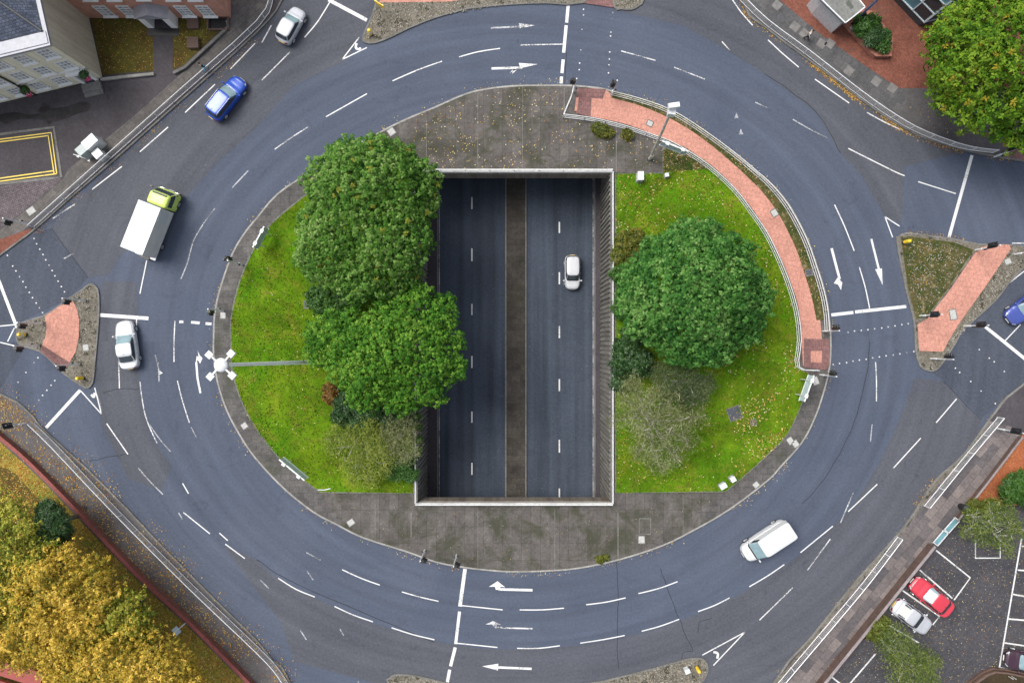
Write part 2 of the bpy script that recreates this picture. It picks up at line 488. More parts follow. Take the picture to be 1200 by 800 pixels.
# ---- ground out to the horizon and the carriageway (both open over the underpass)
big = [(-2500,-2500),(2500,-2500),(2500,2500),(-2500,2500)]
fx0, fx1, fy0, fy1 = (-160-600)/S, (1360-600)/S, (400-960)/S, (400+160)/S
frame = [(fx0,fy0),(fx1,fy0),(fx1,fy1),(fx0,fy1)]
sheet('ground', big, -.012, M['terrain'], [list(reversed(frame))])
sheet('road', frame, 0, M['road'], [list(reversed(hole))])

grey_s = plan(smooth_line([(1072,443),(1050,500),(1020,560),(992,600),(950,640),(900,676),(855,702),(796,727),(732,746),(656,758),(583,760),(534,755),(509,750),(437,730),(369,700),(326,678),(300,655)]) +
   [(262,640),(330,730),(345,775),(440,800),(470,870),(880,870),(950,745),(1070,600),(1147,507),(1150,492),(1105,446)])
sheet('relaid_asphalt', grey_s, .004, M['patch'])
sheet('relaid_asphalt', plan([(700,-40),(720,12),(800,30),(850,58),(895,86),(957,132),(985,180),(1010,206),(1037,254),(1057,262),(1060,195),(1130,178),(1025,120),(900,25),(850,-40)]), .004, M['patch'])
sheet('relaid_asphalt', plan([(60,267),(103,325),(128,322),(140,300),(190,262),(255,190),(300,150),(345,100),(405,72),(421,44),(438,10),(430,-30),(332,-30),(300,45),(125,202)]), .004, M['patch'])
sheet('relaid_asphalt', plan([(120,330),(160,330),(164,460),(176,510),(200,545),(190,575),(150,560),(120,500),(112,440)]), .004, M['patch'])
sheet('dark_asphalt', plan([(1121,400),(1196,316),(1300,270),(1300,400),(1196,452),(1150,490),(1105,446),(1092,436)]), .0045, M['patch_dark'])
sheet('dark_asphalt', plan([(-60,300),(5,298),(40,273),(60,268),(103,326),(80,350),(22,378),(-60,400)]), .0045, M['patch_dark'])
sheet('dark_asphalt', plan([(-60,405),(20,402),(28,408),(2,454),(-60,440)]), .0045, M['patch_dark'])
m = MB()
for s in ([(722,657),(725,695),(723,740),(725,782)], [(774,666),(790,710),(800,735),(812,762)], [(1019,400),(1017,430),(1007,477),(992,515),(967,560),(940,590)],
          [(120,460),(140,456),(163,456)], [(105,540),(130,535),(150,532)], [(60,267),(103,325)], [(812,762),(800,765),(799,772)],
          [(1105,446),(1150,492)], [(818,740),(820,728),(835,724)], [(660,130),(662,100),(664,60)], [(300,655),(340,680),(420,715),(509,752)],
          [(896,86),(957,132),(985,180)]):
    q = smooth_line(s, 5); q = [(x+rng.uniform(-.7,.7), y+rng.uniform(-.7,.7)) for x,y in q]
    m.ribbon(plan(q), .07, .006)
struct(m.build('asphalt_joints', M['seam']))

# ---- central island
isl = [(600,100.5),(630,99.8),(662,99.8),(690,101.5),(712,105),(750,116),(790,131),(825,154),(862,181),(887,202),(905,216),(925,240),(945,277),(957,310),(967,342),(972,372),(974,400),(973,425),(969,447),(959,480),(947,507),(935,525),(915,547),(900,563),(855,597),(812,622),(775,640),(725,656),(677,666),(640,669),(600,670),(570,668),(545,665),(512,659),(475,646),(425,630),(395,615),(367,600),(332,572),(300,538),(282,512),(265,480),(254,445),(250,415),(250,395),(251,370),(257,340),(272,297),(287,272),(300,256),(325,227),(362,202),(400,178),(435,160),(470,142),(508,126),(545,110),(570,104)]
isl_w = plan(smooth_loop(isl, 3))
slab('central_island_paving', isl_w, .12, M['slab_c'], [list(reversed(hole))])
kerb('island_kerb', isl_w, M['kerb_pale'], w=.16)
# darker footway ring along the kerb (slabs), left and right
left_ring = [(435,161.5),(400,179.5),(362,203.5),(325,228.5),(300,257.5),(287,273.5),(273.5,297),(258.5,340),(252.5,370),(251.5,395),(251.5,415),(255.5,445),(266.5,480),(283,511),(301,537),(333,571),(368,599),(396,614),(400,610),(375,577),(355,562),(332,542),(315,522),(300,500),(282,467),(272,432),(271,400),(271,372),(282,327),(300,287),(319,261),(356,230),(400,203),(445,192)]
sheet('island_footway', plan(left_ring), .124, M['slab_k'])
right_ring = [(948,437),(968,440),(958,480),(946,507),(934,524),(914,546),(899,562),(854,596),(830,608),(815,600),(850,577),(875,555),(900,532),(920,512),(932,490),(942,465)]
sheet('island_footway', plan(right_ring), .124, M['slab_k'])

gl = smooth_line([(356,230),(319,261),(300,287),(282,327),(271,372),(271,400),(272,432),(282,467),(300,502),(332,542),(355,562),(376,577)],3)+[(486,577.5),(486,196),(440,196),(400,203)]
gr = [(720.5,204),(776,203),(776,166),(800,172),(826,189)]+smooth_line([(826,189),(857,219),(880,247),(899,275),(915,308),(927,338),(934,365),(936,400),(936,430),(948,438),(942,465),(932,490),(920,512),(900,532),(875,555),(850,576)],3)+[(720.5,577)]
for nm, g in (('lawn', gl), ('lawn', gr)):
    m = MB(); m.prism(plan(g), .10, .19, 0); struct(m.build(nm, M['grass']))
    w_ = plan(g)
sheet('weedy_verge', plan([(776,166),(800,172),(826,189),(834,197),(826,199),(776,202)]), .196, M['rough_grass'])
kerb('lawn_edging', plan(gl), M['kerb'], w=.12, z1=.20, z0=.1)
kerb('lawn_edging', plan(gr), M['kerb'], w=.10, z1=.20, z0=.1)
m = MB()   # pale joints between paving bays
for s in ([(722,134),(722,202)], [(724,600),(724,655)], [(482,600),(482,628)], [(661,104),(661,130)]):
    m.ribbon(plan(s), .09, .125)
for s in ([(560,112),(560,200)],[(500,140),(500,190)],[(612,102),(612,198)],[(560,596),(560,664)],[(650,596),(650,667)],[(800,580),(800,625)],[(440,590),(440,632)]):
    m.ribbon(plan(s), .05, .125)
struct(m.build('paving_joints', M['kerb']))
# pink ramp path
ramp = smooth_line([(717,112),(750,121),(788,137),(825,160),(858,187),(882,209),(900,228),(918,254),(936,291),(946,320),(955,350),(960,375),(962,396)],4) + [(962,428),(940,428),(938,400)] + smooth_line([(938,400),(935,362),(927,335),(915,305),(898,272),(882,247),(860,220),(830,192),(792,170),(765,158),(735,147),(710,141)],4)+[(692,137.5),(693,104),(710,106.5)]
sheet('pink_ramp_path', plan(ramp), .198, M['pink'])
sheet('dropped_kerb_paving', plan([(676,104),(710,105.5),(706,117),(693,116),(692,137.5),(675,134)]), .202, M['pink_dark'])
sheet('dropped_kerb_paving', plan([(941,396.5),(971,397.5),(971,428),(966,433),(941,430)]), .202, M['pink_dark'])
sheet('pink_landing', plan([(949,411),(962,411),(962,425),(949,424)]), .206, M['pink'])
sheet('pink_landing', plan([(675,115),(678,115),(676,131),(673,131)]), .206, M['pink'])
verge = smooth_line([(717,112),(750,121),(788,137),(825,160),(858,187),(882,209),(900,228),(918,254),(936,291),(946,320),(955,350),(960,375)],3)
verge_out = [(x + (x-600)*.016, y + (y-400)*.016) for x, y in verge]
sheet('ramp_verge', plan(verge_out + list(reversed([(x-(x-600)*.012, y-(y-400)*.012) for x,y in verge]))), .203, M['rough_grass'])

# ---- splitter islands
def island(pts, kerbmat='kerb', fill='gravel', k=2):
    w = plan(smooth_loop(pts, k)); slab('traffic_island', w, .12, M[fill]); kerb('island_kerb', w, M[kerbmat], w=.15, z1=.135)
island([(20,390),(24,378),(50,370),(66,360),(80,350),(95,340),(104,333),(110,332.5),(116,339),(117.5,355),(117,372),(115,400),(112,430),(110,448),(104,455),(95,452),(75,438),(60,423),(47,412),(26,406),(20,399)])
sheet('pink_crossing_path', plan([(54,370.5),(72,358),(87,353),(92,364),(94,376),(93.5,395),(90,412),(78,432),(62,423),(48,411),(54,396),(56,385)]), .158, M['pink'])
sheet('dropped_kerb_paving', plan([(48,411),(51,404),(82,424),(78,432),(62,423)]), .162, M['pink_dark'])
island([(1050,284),(1052,277),(1062,272.5),(1090,276),(1117,279.5),(1147,285.5),(1182,286.5),(1240,292),(1240,296),(1213,302),(1196,318),(1182,332),(1167,352),(1145,372),(1126,390),(1121,400),(1110,417),(1101,430),(1092,435.5),(1080,432),(1075,424),(1072,410),(1071,390),(1069,372),(1060,338)], k=2)
sheet('island_planting', plan([(1055,280),(1064,277),(1116,284),(1140,293),(1110,338),(1085,371),(1073,374),(1063,337)]), .127, M['rough_grass'])
sheet('pink_crossing_path', plan([(1149,290),(1162,286),(1182,287),(1183,292),(1152,338),(1122,380),(1110,400),(1104,412),(1076,411),(1074,380),(1086,373),(1111,341),(1141,297)]), .160, M['pink'])
island([(428,51),(424,45),(432,27),(440,5),(450,-30),(684,-30),(684,4.5),(640,5),(600,6.5),(550,11.5),(512,21.5),(480,34),(460,44),(440,51.5)], k=2)
sheet('pink_crossing_path', plan([(447,-28),(600,-28),(600,-4),(560,-2),(525,3),(445,4)]), .126, M['pink'])
island([(718,-30),(719,9),(728,11.8),(740,12.5),(749,8),(755,0),(756,-30)], k=2)
slab('crossing_path', plan([(684.5,-30),(717.5,-30),(718.5,9.5),(701,7),(684.5,4.5)]), .10, M['pink_dark'])
island([(455,800),(457,793),(463,789),(487,790),(525,799),(560,806),(620,808),(687,800),(725,792),(775,779),(800,772),(817,769.5),(826,772),(830,781),(828,791),(818,803),(780,830),(500,830)], k=2)

# ---- outer pavements
def outer(path, rest, mat, name='pavement', kerbmat='kerb', side=1):
    p = plan(smooth_line(path, 3)); slab(name, p + plan(rest), .12, mat)
    return kerb('roadside_kerb', p, M[kerbmat], closed=False, w=.15, z1=.135, side=side)
nw_k = [(346,-60),(332,0),(300,41),(212,120),(125,197),(82,234),(40,271),(5,297),(-160,420)]
outer(nw_k, [(-160,-160),(346,-160)], M['tarmac_dark'], side=-1)
sw_k = [(-160,400),(0,460),(35,482),(50,500),(85,532),(107,552),(150,595),(175,622),(217,665),(262,710),(300,747),(320,772),(342,800),(400,960)]
outer(sw_k, [(-160,960)], M['tarmac'], side=-1)
ne_k = [(820,-160),(868,0),(897,34),(975,92),(1025,130),(1070,157),(1112,172),(1175,186),(1360,215)]
outer(ne_k, [(1360,-160)], M['tarmac'], side=1)
se_k = [(1360,345),(1200,448),(1165,482),(1147,507),(1125,535),(1095,562),(1070,600),(1045,632),(1000,682),(950,745),(907,797),(820,960)]
outer(se_k, [(1360,960)], M['tarmac_dark'], side=1)

Z1 = .125
# NW corner: footway strip, setts, loading bay, lawns, brick footpaths
sheet('footway', plan([(330,-30),(318,2),(290,36),(125,186),(38,262),(-40,330),(-60,315),(30,248),(75,210),(82,198),(160,135),(212,88),(245,62),(268,34),(275,-30)]), Z1, M['slab_nw'])
sheet('setts_apron', plan([(-60,222),(0,219),(62,207.5),(74,209.5),(30,247),(-60,312)]), Z1+.001, M['setts'])
sheet('dropped_kerb_paving', plan([(-20,290),(3,280),(37,268),(39.5,271),(5,296.5),(-20,314)]), Z1+.005, M['redbrick_pave'])
sheet('loading_bay', plan([(-60,164),(63,151.5),(71,207),(-60,222)]), Z1+.002, M['tarmac_dark'])
kerb('bay_kerb', plan([(-60,161),(0,156.5),(65,148.5),(74.5,208),(60,211),(0,217.5),(-60,226)]), M['kerb'], closed=False, w=.25, z1=.16, z0=.1, side=-1)
sheet('mossy_lawn', plan([(107,21),(180,21),(181,84),(150,86),(121,89)]), Z1+.003, M['lawn_brown'])
sheet('mossy_lawn', plan([(204,21),(268,21),(266,30),(216,77),(203,83)]), Z1+.003, M['lawn_brown'])
sheet('slate_footpath', plan([(180,21),(204,21),(203,83),(181,84)]), Z1+.004, M['tarmac_dark'])
m = MB(); ys = [(x, y) for x, y in ((-60,171),(60,156.5),(67.5,205.5),(-60,215.5))]
m.ribbon(plan([(-60,168),(0,164),(61,156),(67.5,204)]), .11, Z1+.006); m.ribbon(plan([(-60,171),(0,167),(57.5,159.5),(64.5,204)]), .11, Z1+.006)
m.ribbon(plan([(-60,219.5),(0,213),(67.5,204)]), .11, Z1+.006); m.ribbon(plan([(-60,216),(0,209.5),(64.5,200.5)]), .11, Z1+.007)
struct(m.build('double_yellow_lines', M['paint_yellow']))
sheet('damp_stain', plan(smooth_loop([(0,136),(18,132),(35,135),(50,133),(62,128),(78,126),(92,121),(102,120),(107,125),(104,131),(92,134),(80,139),(66,143),(52,141),(36,140),(20,141),(6,146)])), Z1+.0015, M['stain'])
# NE corner
sheet('grey_slab_footway', plan([(862,-30),(872,-4),(901,30),(977,87),(1027,124),(1052,139),(1062,118),(1052,104),(1012,77),(962,42),(912,0),(890,-30)]), Z1, M['slab_g'])
sheet('red_block_plaza', plan([(890,-30),(912,0),(962,42),(1012,77),(1052,104),(1092,104),(1150,104),(1300,104),(1300,-150),(890,-150)]), Z1+.002, M['redbrick_pave'])
sheet('dropped_kerb_paving', plan([(1175,178),(1183,175),(1300,190),(1300,202),(1175,185)]), Z1+.003, M['pink_dark'])
m = MB()
for x,y,a in ((910,7,40),(931,32,40),(942,40,40),(962,52,36),(972,52,36),(994,84,36),(1045,104,36),(1026,96,36)):
    c = W(x,y); m.box((c.x,c.y,Z1+.003),(.8,.8,.004),R(-a))
struct(m.build('replaced_paving_slabs', M['slab_new']))
# SE corner
sheet('patchwork_footway', plan([(1158,493),(1150,512),(1128,540),(1098,567),(1072,604),(1047,637),(1002,687),(952,750),(909,803),(880,850),(930,850),(968,797),(1010,744),(1075,663),(1130,599),(1196,512),(1185,500),(1172,495)]), Z1, M['slab_se'])
sheet('kerbside_tarmac', plan([(1158,493),(1150,512),(1128,540),(1098,567),(1072,604),(1047,637),(1002,687),(952,750),(909,803),(880,850),(868,850),(907,799),(950,747),(1000,684),(1045,634),(1070,602),(1095,564),(1125,537),(1147,509),(1156,494)]), Z1+.002, M['gravel'])
sheet('car_park', plan([(970,802),(1012,749),(1077,668),(1132,604),(1360,604),(1360,960),(890,960)]), Z1+.002, M['carpark'])
sheet('brick_planting_bed', plan([(1133,586),(1198,508),(1215,490),(1300,470),(1300,590),(1148,592)]), Z1+.004, M['bed_orange'])
m = MB()
PL = [([(1096,644),(1136,676),(1117,702)],), ([(1077,667),(1115,700)],), ([(1057,691),(1100,721),(1092,731)],), ([(1037,729),(1050,737),(1076,752)],), ([(1025,743),(1040,755)],),
      ([(1025,765),(995,800),(975,822)],), ([(974,792),(988,803)],), ([(1196,630),(1170,781)],), ([(1170,781),(1260,800)],), ([(1191.5,667),(1260,672)],), ([(1185,695),(1198,697.5),(1260,705)],),
      ([(1180.5,724),(1260,731)],), ([(1175.5,752),(1260,764)],), ([(1196,639),(1260,642)],), ([(1142,632),(1142,653),(1171,653),(1171,625)],)]
for (s,) in PL: m.ribbon(plan(s), .14, Z1+.008)
struct(m.build('parking_bay_lines', M['paint']))
# SW corner: leaf-strewn park ground inside the red wall
sheet('park_ground', plan([(-160,500),(-20,500),(0,516),(48,560),(92,606),(160,677),(220,732),(285,797),(420,960),(-160,960)]), Z1+.002, M['litter_soil'])
sheet('park_grass', plan(smooth_loop([(-100,540),(0,545),(35,572),(60,600),(80,640),(60,680),(-100,700)])), Z1+.006, M['lawn_brown'])

# ---- underpass
m = MB(); m.poly([(OX0-.6,-42),(OX1+.8,-42),(OX1+.8,44),(OX0-.6,44)], U); struct(m.build('underpass_road', M['under']))
def ux(px): return (px-600)/S*(H-U)/H
for nm, a, b in (('underpass_verge', OX0-.2, ux(512.5)), ('underpass_median', ux(593.5), ux(615.5)), ('underpass_verge', ux(697.5), OX1+.4)):
    m = MB(); m.prism([(a,-41.9),(b,-41.9),(b,43.9),(a,43.9)], U-.02, U+.15); struct(m.build(nm, M['slab_med'] if 'median' in nm else M['tarmac_dark']))
m = MB()
for x in (ux(512.5)+.06, ux(593.5)-.07, ux(615.5)+.07, ux(697.5)-.07): m.bar((x,-41.8,U+.07),(x,43.8,U+.07),.14,.17)
struct(m.build('underpass_kerb', M['kerb']))
m = MB()
for px, ys in ((553,((231,245),(291,306),(356,369),(417,431),(482,495),(542,556))), (655.5,((260,273),(319,333),(382,396),(444,458),(515,530),(572,585)))):
    for a, b in ys:
        p = W(px, a, U); q = W(px, b, U); m.ribbon([(p.x,p.y),(q.x,q.y)], .15, U+.006)
    for k in range(1,4):
        for sgn, y0 in ((1, 17), (-1, -17)):
            y = sgn*(abs(y0)+k*6); m.ribbon([(ux(px),y),(ux(px),y+1.2)], .15, U+.006)
struct(m.build('underpass_lane_dashes', M['paint']))
m = MB()
for x in (ux(512.5)+.22, ux(697.5)-.22): m.ribbon([(x,-40),(x,42)], .09, U+.006)
struct(m.build('underpass_edge_lines', M['paint_faint']))

# ---- painted markings
m = MB(); mid = MB(); fa = MB()
ZP = .010
def ln(mb, pts, w=.105): mb.ribbon(plan(smooth_line(pts,4) if len(pts) > 2 else pts), w, ZP)
for p in ([(357,44),(372,26),(387,2)], [(421,44),(401,70),(430,56)][:2], [(401,70),(430,56)], [(299,51),(270,81)], [(252,99),(217,132)], [(197,149),(164,178)], [(143,195),(108,222)],
    [(430,110),(382,137)], [(518,72),(490,82),(460,95)], [(586,57),(560,61),(538,67)], [(164,344),(172,305)], [(160,372),(160,397)], [(94,457),(119,485)], [(111,454),(119,485)],
    [(125,496),(150,532)], [(214,566),(221,578)], [(215,600),(246,625)], [(257,624),(267,633)], [(264,637),(287,654)], [(326,677),(347,690),(369,699)], [(401,667),(423,677),(445,685)],
    [(471,693),(492,699),(514,704)], [(392,710),(414,720),(437,728)], [(459,735),(484,743),(509,749)], [(541,709),(589,714)], [(535,753),(583,758)],
    [(609,714),(635,714),(661,712)], [(687,708),(710,705),(733,700)], [(748,695),(772,689),(794,681)], [(606,759),(631,759),(656,756)], [(680,753),(706,749),(732,744)], [(752,739),(774,733),(796,725)],
    [(818,716),(837,709),(855,700)], [(878,687),(900,674),(919,661)], [(823,767),(873,740)], [(873,740),(836,779)], [(938,647),(976,616)], [(994,599),(1028,567)], [(1047,548),(1079,513)], [(1097,495),(1121,467)],
    [(1007,313),(1014,337),(1019,361)], [(978,240),(990,266),(1001,294)], [(1037,254),(1046,278)], [(1037,254),(1054,265)], [(1076,213),(1120,227)], [(994,174),(1046,200),(1060,206)],
    [(900,47),(916,62),(936,79)], [(955,93),(995,121)], [(1016,132),(1036,143),(1055,152)], [(857,-2),(868,14),(882,30)], [(1196,380),(1177,400)], [(1186,285),(1240,285)], [(1182,332),(1225,298)],
    [(0,382),(20,380)], [(17,384),(9,400)], [(0,401),(17,405)]): ln(m, p)
ln(m, [(119,485),(117,470),(111,456)], .01)
for p in ([(88,239),(62,256)], [(318,30),(307,50)], [(361,149),(342,161),(322,175)], [(340,61),(307,94)], [(139,422),(140,455)], [(205,376),(204,400),(204,424)], [(164,447),(167,470),(172,492),(184,519)], [(208,446),(214,470),(222,495)],
    [(610,53),(660,52)], [(728,60),(768,71)], [(790,79),(826,93)], [(846,49),(855,59)], [(946,668),(973,631)], [(990,600),(1000,577)], [(890,726),(929,688)], [(1026,424),(1027,445),(1027,470)]): ln(mid, p)
for p in ([(291,200),(272,220)], [(252,244),(240,260),(227,282),(220,307),(212,327)], [(175,497),(187,514),(200,529)], [(224,500),(230,512)], [(162,548),(176,564),(191,579)], [(359,647),(376,656)], [(360,669),(367,679)], [(305,679),(315,689)],
    [(352,738),(359,749)], [(398,736),(403,744)], [(885,120),(900,127)], [(929,140),(950,152),(970,162)], [(1022,497),(1020,517)], [(209,600),(214,608)], [(75,303),(86,297)], [(420,797),(420,802)], [(985,612),(990,600)]): ln(fa, p, .11)
# stop lines
for p, w in (([(385,0),(430,24)], .34), ([(117,369),(174,373)], .34), ([(-6,316),(0,332),(20,384)], .3), ([(54,501),(94,457)], .3), ([(545,666),(539,710)], .34), ([(538.5,716),(534,754)], .28), ([(533.5,758),(528,780)], .3), ([(527,784),(524,800)], .3),
             ([(974,369),(1000,366)], .3), ([(1002,365.5),(1062,359)], .3), ([(1139,182),(1112,278)], .3), ([(1151,380),(1176,400),(1240,452)], .3), ([(666,5),(664,27)], .3), ([(663.5,30),(660.5,62)], .3), ([(660,70),(658.5,86)], .3), ([(658,90),(657.5,98)], .3),
             ([(210,377),(215,377)], .25), ([(224,377.5),(234,378.3)], .25), ([(241,379),(248,379.5)], .25)): m.ribbon(plan(p), w, ZP+.001)
# studs of the signal crossings
def stud(x, y, s=.12): c = W(x,y); (m if rng.random()<.4 else mid).box((c.x,c.y,ZP+.003),(s,s,.006))
z4 = lambda ox, oy, L: [(ox+x/4, oy+y/4) for x, y in L]
for x, y in (z4(0,200,[(160,318),(172,343),(187,368),(202,393),(215,418),(230,443),(245,468),(258,493),(273,518),(288,543),(303,568),(35,397),(60,447),(75,470),(92,497),(108,520),(122,546),(138,570),(153,595),(170,620),(185,643),(200,665)])
    + z4(0,400,[(178,76),(160,98),(122,145),(85,190),(257,183),(240,205),(200,252),(182,275),(220,228)])
    + z4(600,0,[(335,45),(335,72),(328,140),(322,235),(317,297),(315,328),(472,60),(466,90),(463,152),(462,170),(458,245),(456,278),(454,305),(452,343)])
    + z4(900,200,[(375,757),(405,751),(437,748),(468,745),(500,741),(533,737),(563,732),(595,727),(627,721),(657,717)])
    + z4(900,400,[(305,108),(335,103),(368,99),(398,92),(428,87),(460,83),(490,77),(522,72),(553,67),(587,63),(618,58),(650,52),(683,47),(990,38),(1037,78),(1060,95),(878,125),(898,145),(950,187),(1107,140),(998,232),(1065,290)])): stud(x, y)
# arrows
def arrow_poly(mb, pts): mb.poly(plan(pts), ZP+.002)
def shaft(mb, pts, w=.16): mb.ribbon(plan(pts), w, ZP+.0005)
shaft(m, [(624,691),(584,690)], .24); arrow_poly(m, [(573,687),(583,680.5),(592,687.5),(586,687),(587,690.5),(581,690.5),(580,687)])
shaft(mid, [(624,736),(590,735.2),(583,734)], .14); arrow_poly(mid, [(569,731),(578,727),(587,731.5),(582,731.3),(583.5,735.5),(580,735.5),(577,731.2)])
shaft(m, [(623,783),(583,781.3)], .22); arrow_poly(m, [(565,780),(584,777),(583.5,785)])
shaft(m, [(576,80.5),(612,79.5)], .22); arrow_poly(m, [(630,75.5),(608,74),(609,79),(600,84),(597,86.5),(601,81.5),(609,80.5)]); arrow_poly(m, [(607,81),(600,87),(601.5,80)])
shaft(fa, [(575,33),(608,31.5)], .16); arrow_poly(mid, [(627,30),(608,27.5),(609,33.5)])
shaft(m, [(974.5,291),(981,316),(984,327)], .24); arrow_poly(m, [(977,332),(981.5,325),(987,331),(985.5,340),(982,333.5)])
shaft(m, [(1021,280),(1030,316)], .2); arrow_poly(m, [(1025.5,315.5),(1033.5,314.5),(1034.3,334)])
shaft(m, [(235,460.5),(231.5,443),(230,424)], .2); arrow_poly(m, [(229.5,425),(230.5,417),(237.5,419.5),(234.5,426),(232,421.5)]); arrow_poly(m, [(231.5,410),(234,416),(237,419),(233,418.5)])
arrow_poly(mid, [(184,426.5),(186,424),(185.5,429)]); arrow_poly(mid, [(187,439),(191,437),(187,434)]); shaft(fa, [(182,416),(186,432),(186.5,447)], .12)
for q in ([(418,51),(417,56),(420,58),(423,56.5)], [(107,462),(110,465),(111,460)], [(836,763.5),(841,765),(840.5,771)]): ln(m, q, .22)
for a, b in ((863,136),(868,155)): arrow_poly(fa, [(a-2.5,b+3),(a+3,b+2.5),(a,b-4)])
struct(m.build('white_road_markings', M['paint'])); struct(mid.build('worn_road_markings', M['paint_mid'])); struct(fa.build('faded_road_markings', M['paint_faint']))
# ============================================================ UNDERPASS STRUCTURES
def wall_with_ribs(name, label, x, sgn, y0, y1):
    t = thing(name, label, 'retaining wall', (x, (y0+y1)/2, U))
    m = MB(); a, b = (x-.45, x) if sgn < 0 else (x, x+.45)
    m.box(((a+b)/2,(y0+y1)/2,(U-.3+.02)/2),(b-a,y1-y0,-U+.3-.06))
    m.build('wall', M['wall_c'], t, True)
    r = MB(); y = OY0-.6
    while y < OY1+.6:
        xa, xb = (x+.003, x+.10) if sgn < 0 else (x-.10, x-.003)
        r.box(((xa+xb)/2, y, (U+.25-.12)/2), (xb-xa, .24, -U-.25-.12), taper=1); y += .46
    r.build('ribs', M['wall_c'], t, True)
    c = MB(); xa, xb = (x-.18, x+.03) if sgn < 0 else (x-.03, x+.18)
    c.box(((xa+xb)/2,(OY0+OY1)/2,.19),(xb-xa,OY1-OY0-.02,.28)); c.build('coping', M['kerb'], t, True)
    return t
wall_with_ribs('retaining_wall', 'ribbed concrete retaining wall under the two trees left of the sunken road', OX0, -1, -42, 44)
wall_with_ribs('retaining_wall', 'ribbed concrete retaining wall along the right side of the sunken road', OX1, 1, -42, 44)
for nm, lab, y, sg in (('bridge_deck','stained concrete bridge edge at the top end of the sunken road',OY1,1),('bridge_deck','dark concrete bridge edge at the bottom end of the sunken road',OY0,-1)):
    t = thing(nm, lab, 'bridge', ((OX0+OX1)/2, y, -1.5))
    m = MB(); ya, yb = (y+.02, y+27) if sg > 0 else (y-27, y-.02)
    m.box(((OX0+OX1)/2,(ya+yb)/2,-.9),(OX1-OX0+1.2,abs(yb-ya),1.2)); m.build('deck', M['fascia'], t, True)
    m = MB(); ya, yb = (y-.10, y+.016) if sg > 0 else (y-.016, y+.10)
    m.box(((OX0+OX1)/2,(ya+yb)/2,-.85),(OX1-OX0-.1,abs(yb-ya),1.5)); m.build('edge_beam', M['fascia'], t, True)
    m = MB(); ya, yb = (y-.03, y+.30) if sg > 0 else (y-.20, y+.03)
    m.box(((OX0+OX1)/2,(ya+yb)/2,.26),(OX1-OX0+.3,abs(yb-ya),.42)); m.build('coping', M['white_c'], t, True)
    m = MB(); yy = y+27.5*sg
    m.box(((OX0+OX1)/2, yy, (U-.5-.2)/2),(OX1-OX0+1.4,.4,-U+.3)); m.build('added_light_block', M['fascia'], t, True)  # added unseen closure against light leaking in; the real road runs on

# ---- railings -------------------------------------------------------------------
def railing(name, label, cat, pts, z0=.12, h=1.0, post=2.0, mat='galv_light', infill=True, group=None, rails=(1.0,.12), rr=.035, double=0.0):
    """pts: world (x, y) line of the rail"""
    P = [Vector((p[0],p[1],0)) for p in pts]
    L = [0.0]
    for i in range(1,len(P)): L.append(L[-1]+(P[i]-P[i-1]).length)
    def at(s):
        for i in range(1,len(P)):
            if s <= L[i] or i == len(P)-1:
                f = (s-L[i-1])/max(1e-6,L[i]-L[i-1]); return P[i-1].lerp(P[i],f), (P[i]-P[i-1]).normalized()
    mid_, _ = at(L[-1]/2)
    t = thing(name, label, cat, (mid_.x, mid_.y, z0), 0, group)
    for k, f in enumerate(rails):
        m = MB(); q = [Vector((p.x,p.y,z0+h*f)) for p in P]
        m.tube(q, rr if k == 0 else rr*.8, 6); m.build('top_rail' if k == 0 else 'lower_rail', M[mat], t, True)
    n = max(1, round(L[-1]/post))
    for i in range(n+1):
        p, d = at(L[-1]*i/n); m = MB(); m.box((p.x,p.y,z0+h/2-.01),(.06,.06,h-.02),math.atan2(d.y,d.x)); m.build('post', M[mat], t, True)
    if infill:
        m = MB(); s = .1
        while s < L[-1]-.05:
            p, d = at(s); m.box((p.x,p.y,z0+h*.56),(.024,.024,h*.84),math.atan2(d.y,d.x)); s += .13
        m.build('infill_bars', M[mat], t, True)
    return t
def rl(pts, z=1.1, k=3): return [W2(x,y,z) for x,y in (smooth_line(pts,k) if len(pts)>2 else pts)]
G = 'pedestrian guard rails along the kerbs'
railing('guard_rail','long grey guard rail beside the old houses and cabinets at upper left','guard rail', rl([(316,-6),(300,25),(205,110),(105,199),(32,264)]), group=G)
railing('guard_rail','curved grey guard rail beside the red block plaza at upper right','guard rail', rl([(868,-8),(900,23),(950,60),(1000,99),(1037,126),(1075,149),(1112,164),(1140,172),(1171,176)]), group=G)
railing('guard_rail','long grey guard rail beside the leafy park footway and red wall at lower left','guard rail', rl([(32,497),(60,524),(132,600),(220,688),(300,764),(326,793),(345,825)]), group=G)
railing('guard_rail','short grey guard rail at the right beside the brick planting bed','guard rail', rl([(1177,490),(1133,542),(1090,595)]), group=G)
railing('guard_rail','grey guard rail beside the patchwork footway next to the car park','guard rail', rl([(1058,632),(1020,682),(980,730),(918,803),(900,826)]), group=G)
G2 = 'railings of the pink ramp path'
railing('ramp_railing','outer pale railing of the curved pink path on the road side','railing', rl([(717,106.5),(750,115),(788,129),(825,152),(862,179),(887,200),(904,215),(925,241),(945,278),(957,311),(966.5,342),(971,366),(972.5,388)],1.2), group=G2, mat='white_steel', infill=False, rails=(1.0,.55,.12))
railing('ramp_railing','inner pale railing of the curved pink path on the lawn side','railing', rl([(660.5,133.5),(690,137),(710,141),(737,148),(770,159),(792,168),(830,192),(862,221),(882,247),(900,273),(916,306),(928,337),(936,366),(939.5,398),(937.5,430),(961,434)],1.2), group=G2, mat='white_steel', infill=False, rails=(1.0,.55,.12))
railing('ramp_railing','short railing closing the upper end of the pink path by the traffic lights','railing', rl([(660.5,133.5),(667,118),(671,108),(672,101)],1.2), group=G2, mat='white_steel', infill=False, rails=(1.0,.12))
G3 = 'parapet railings round the sunken road'
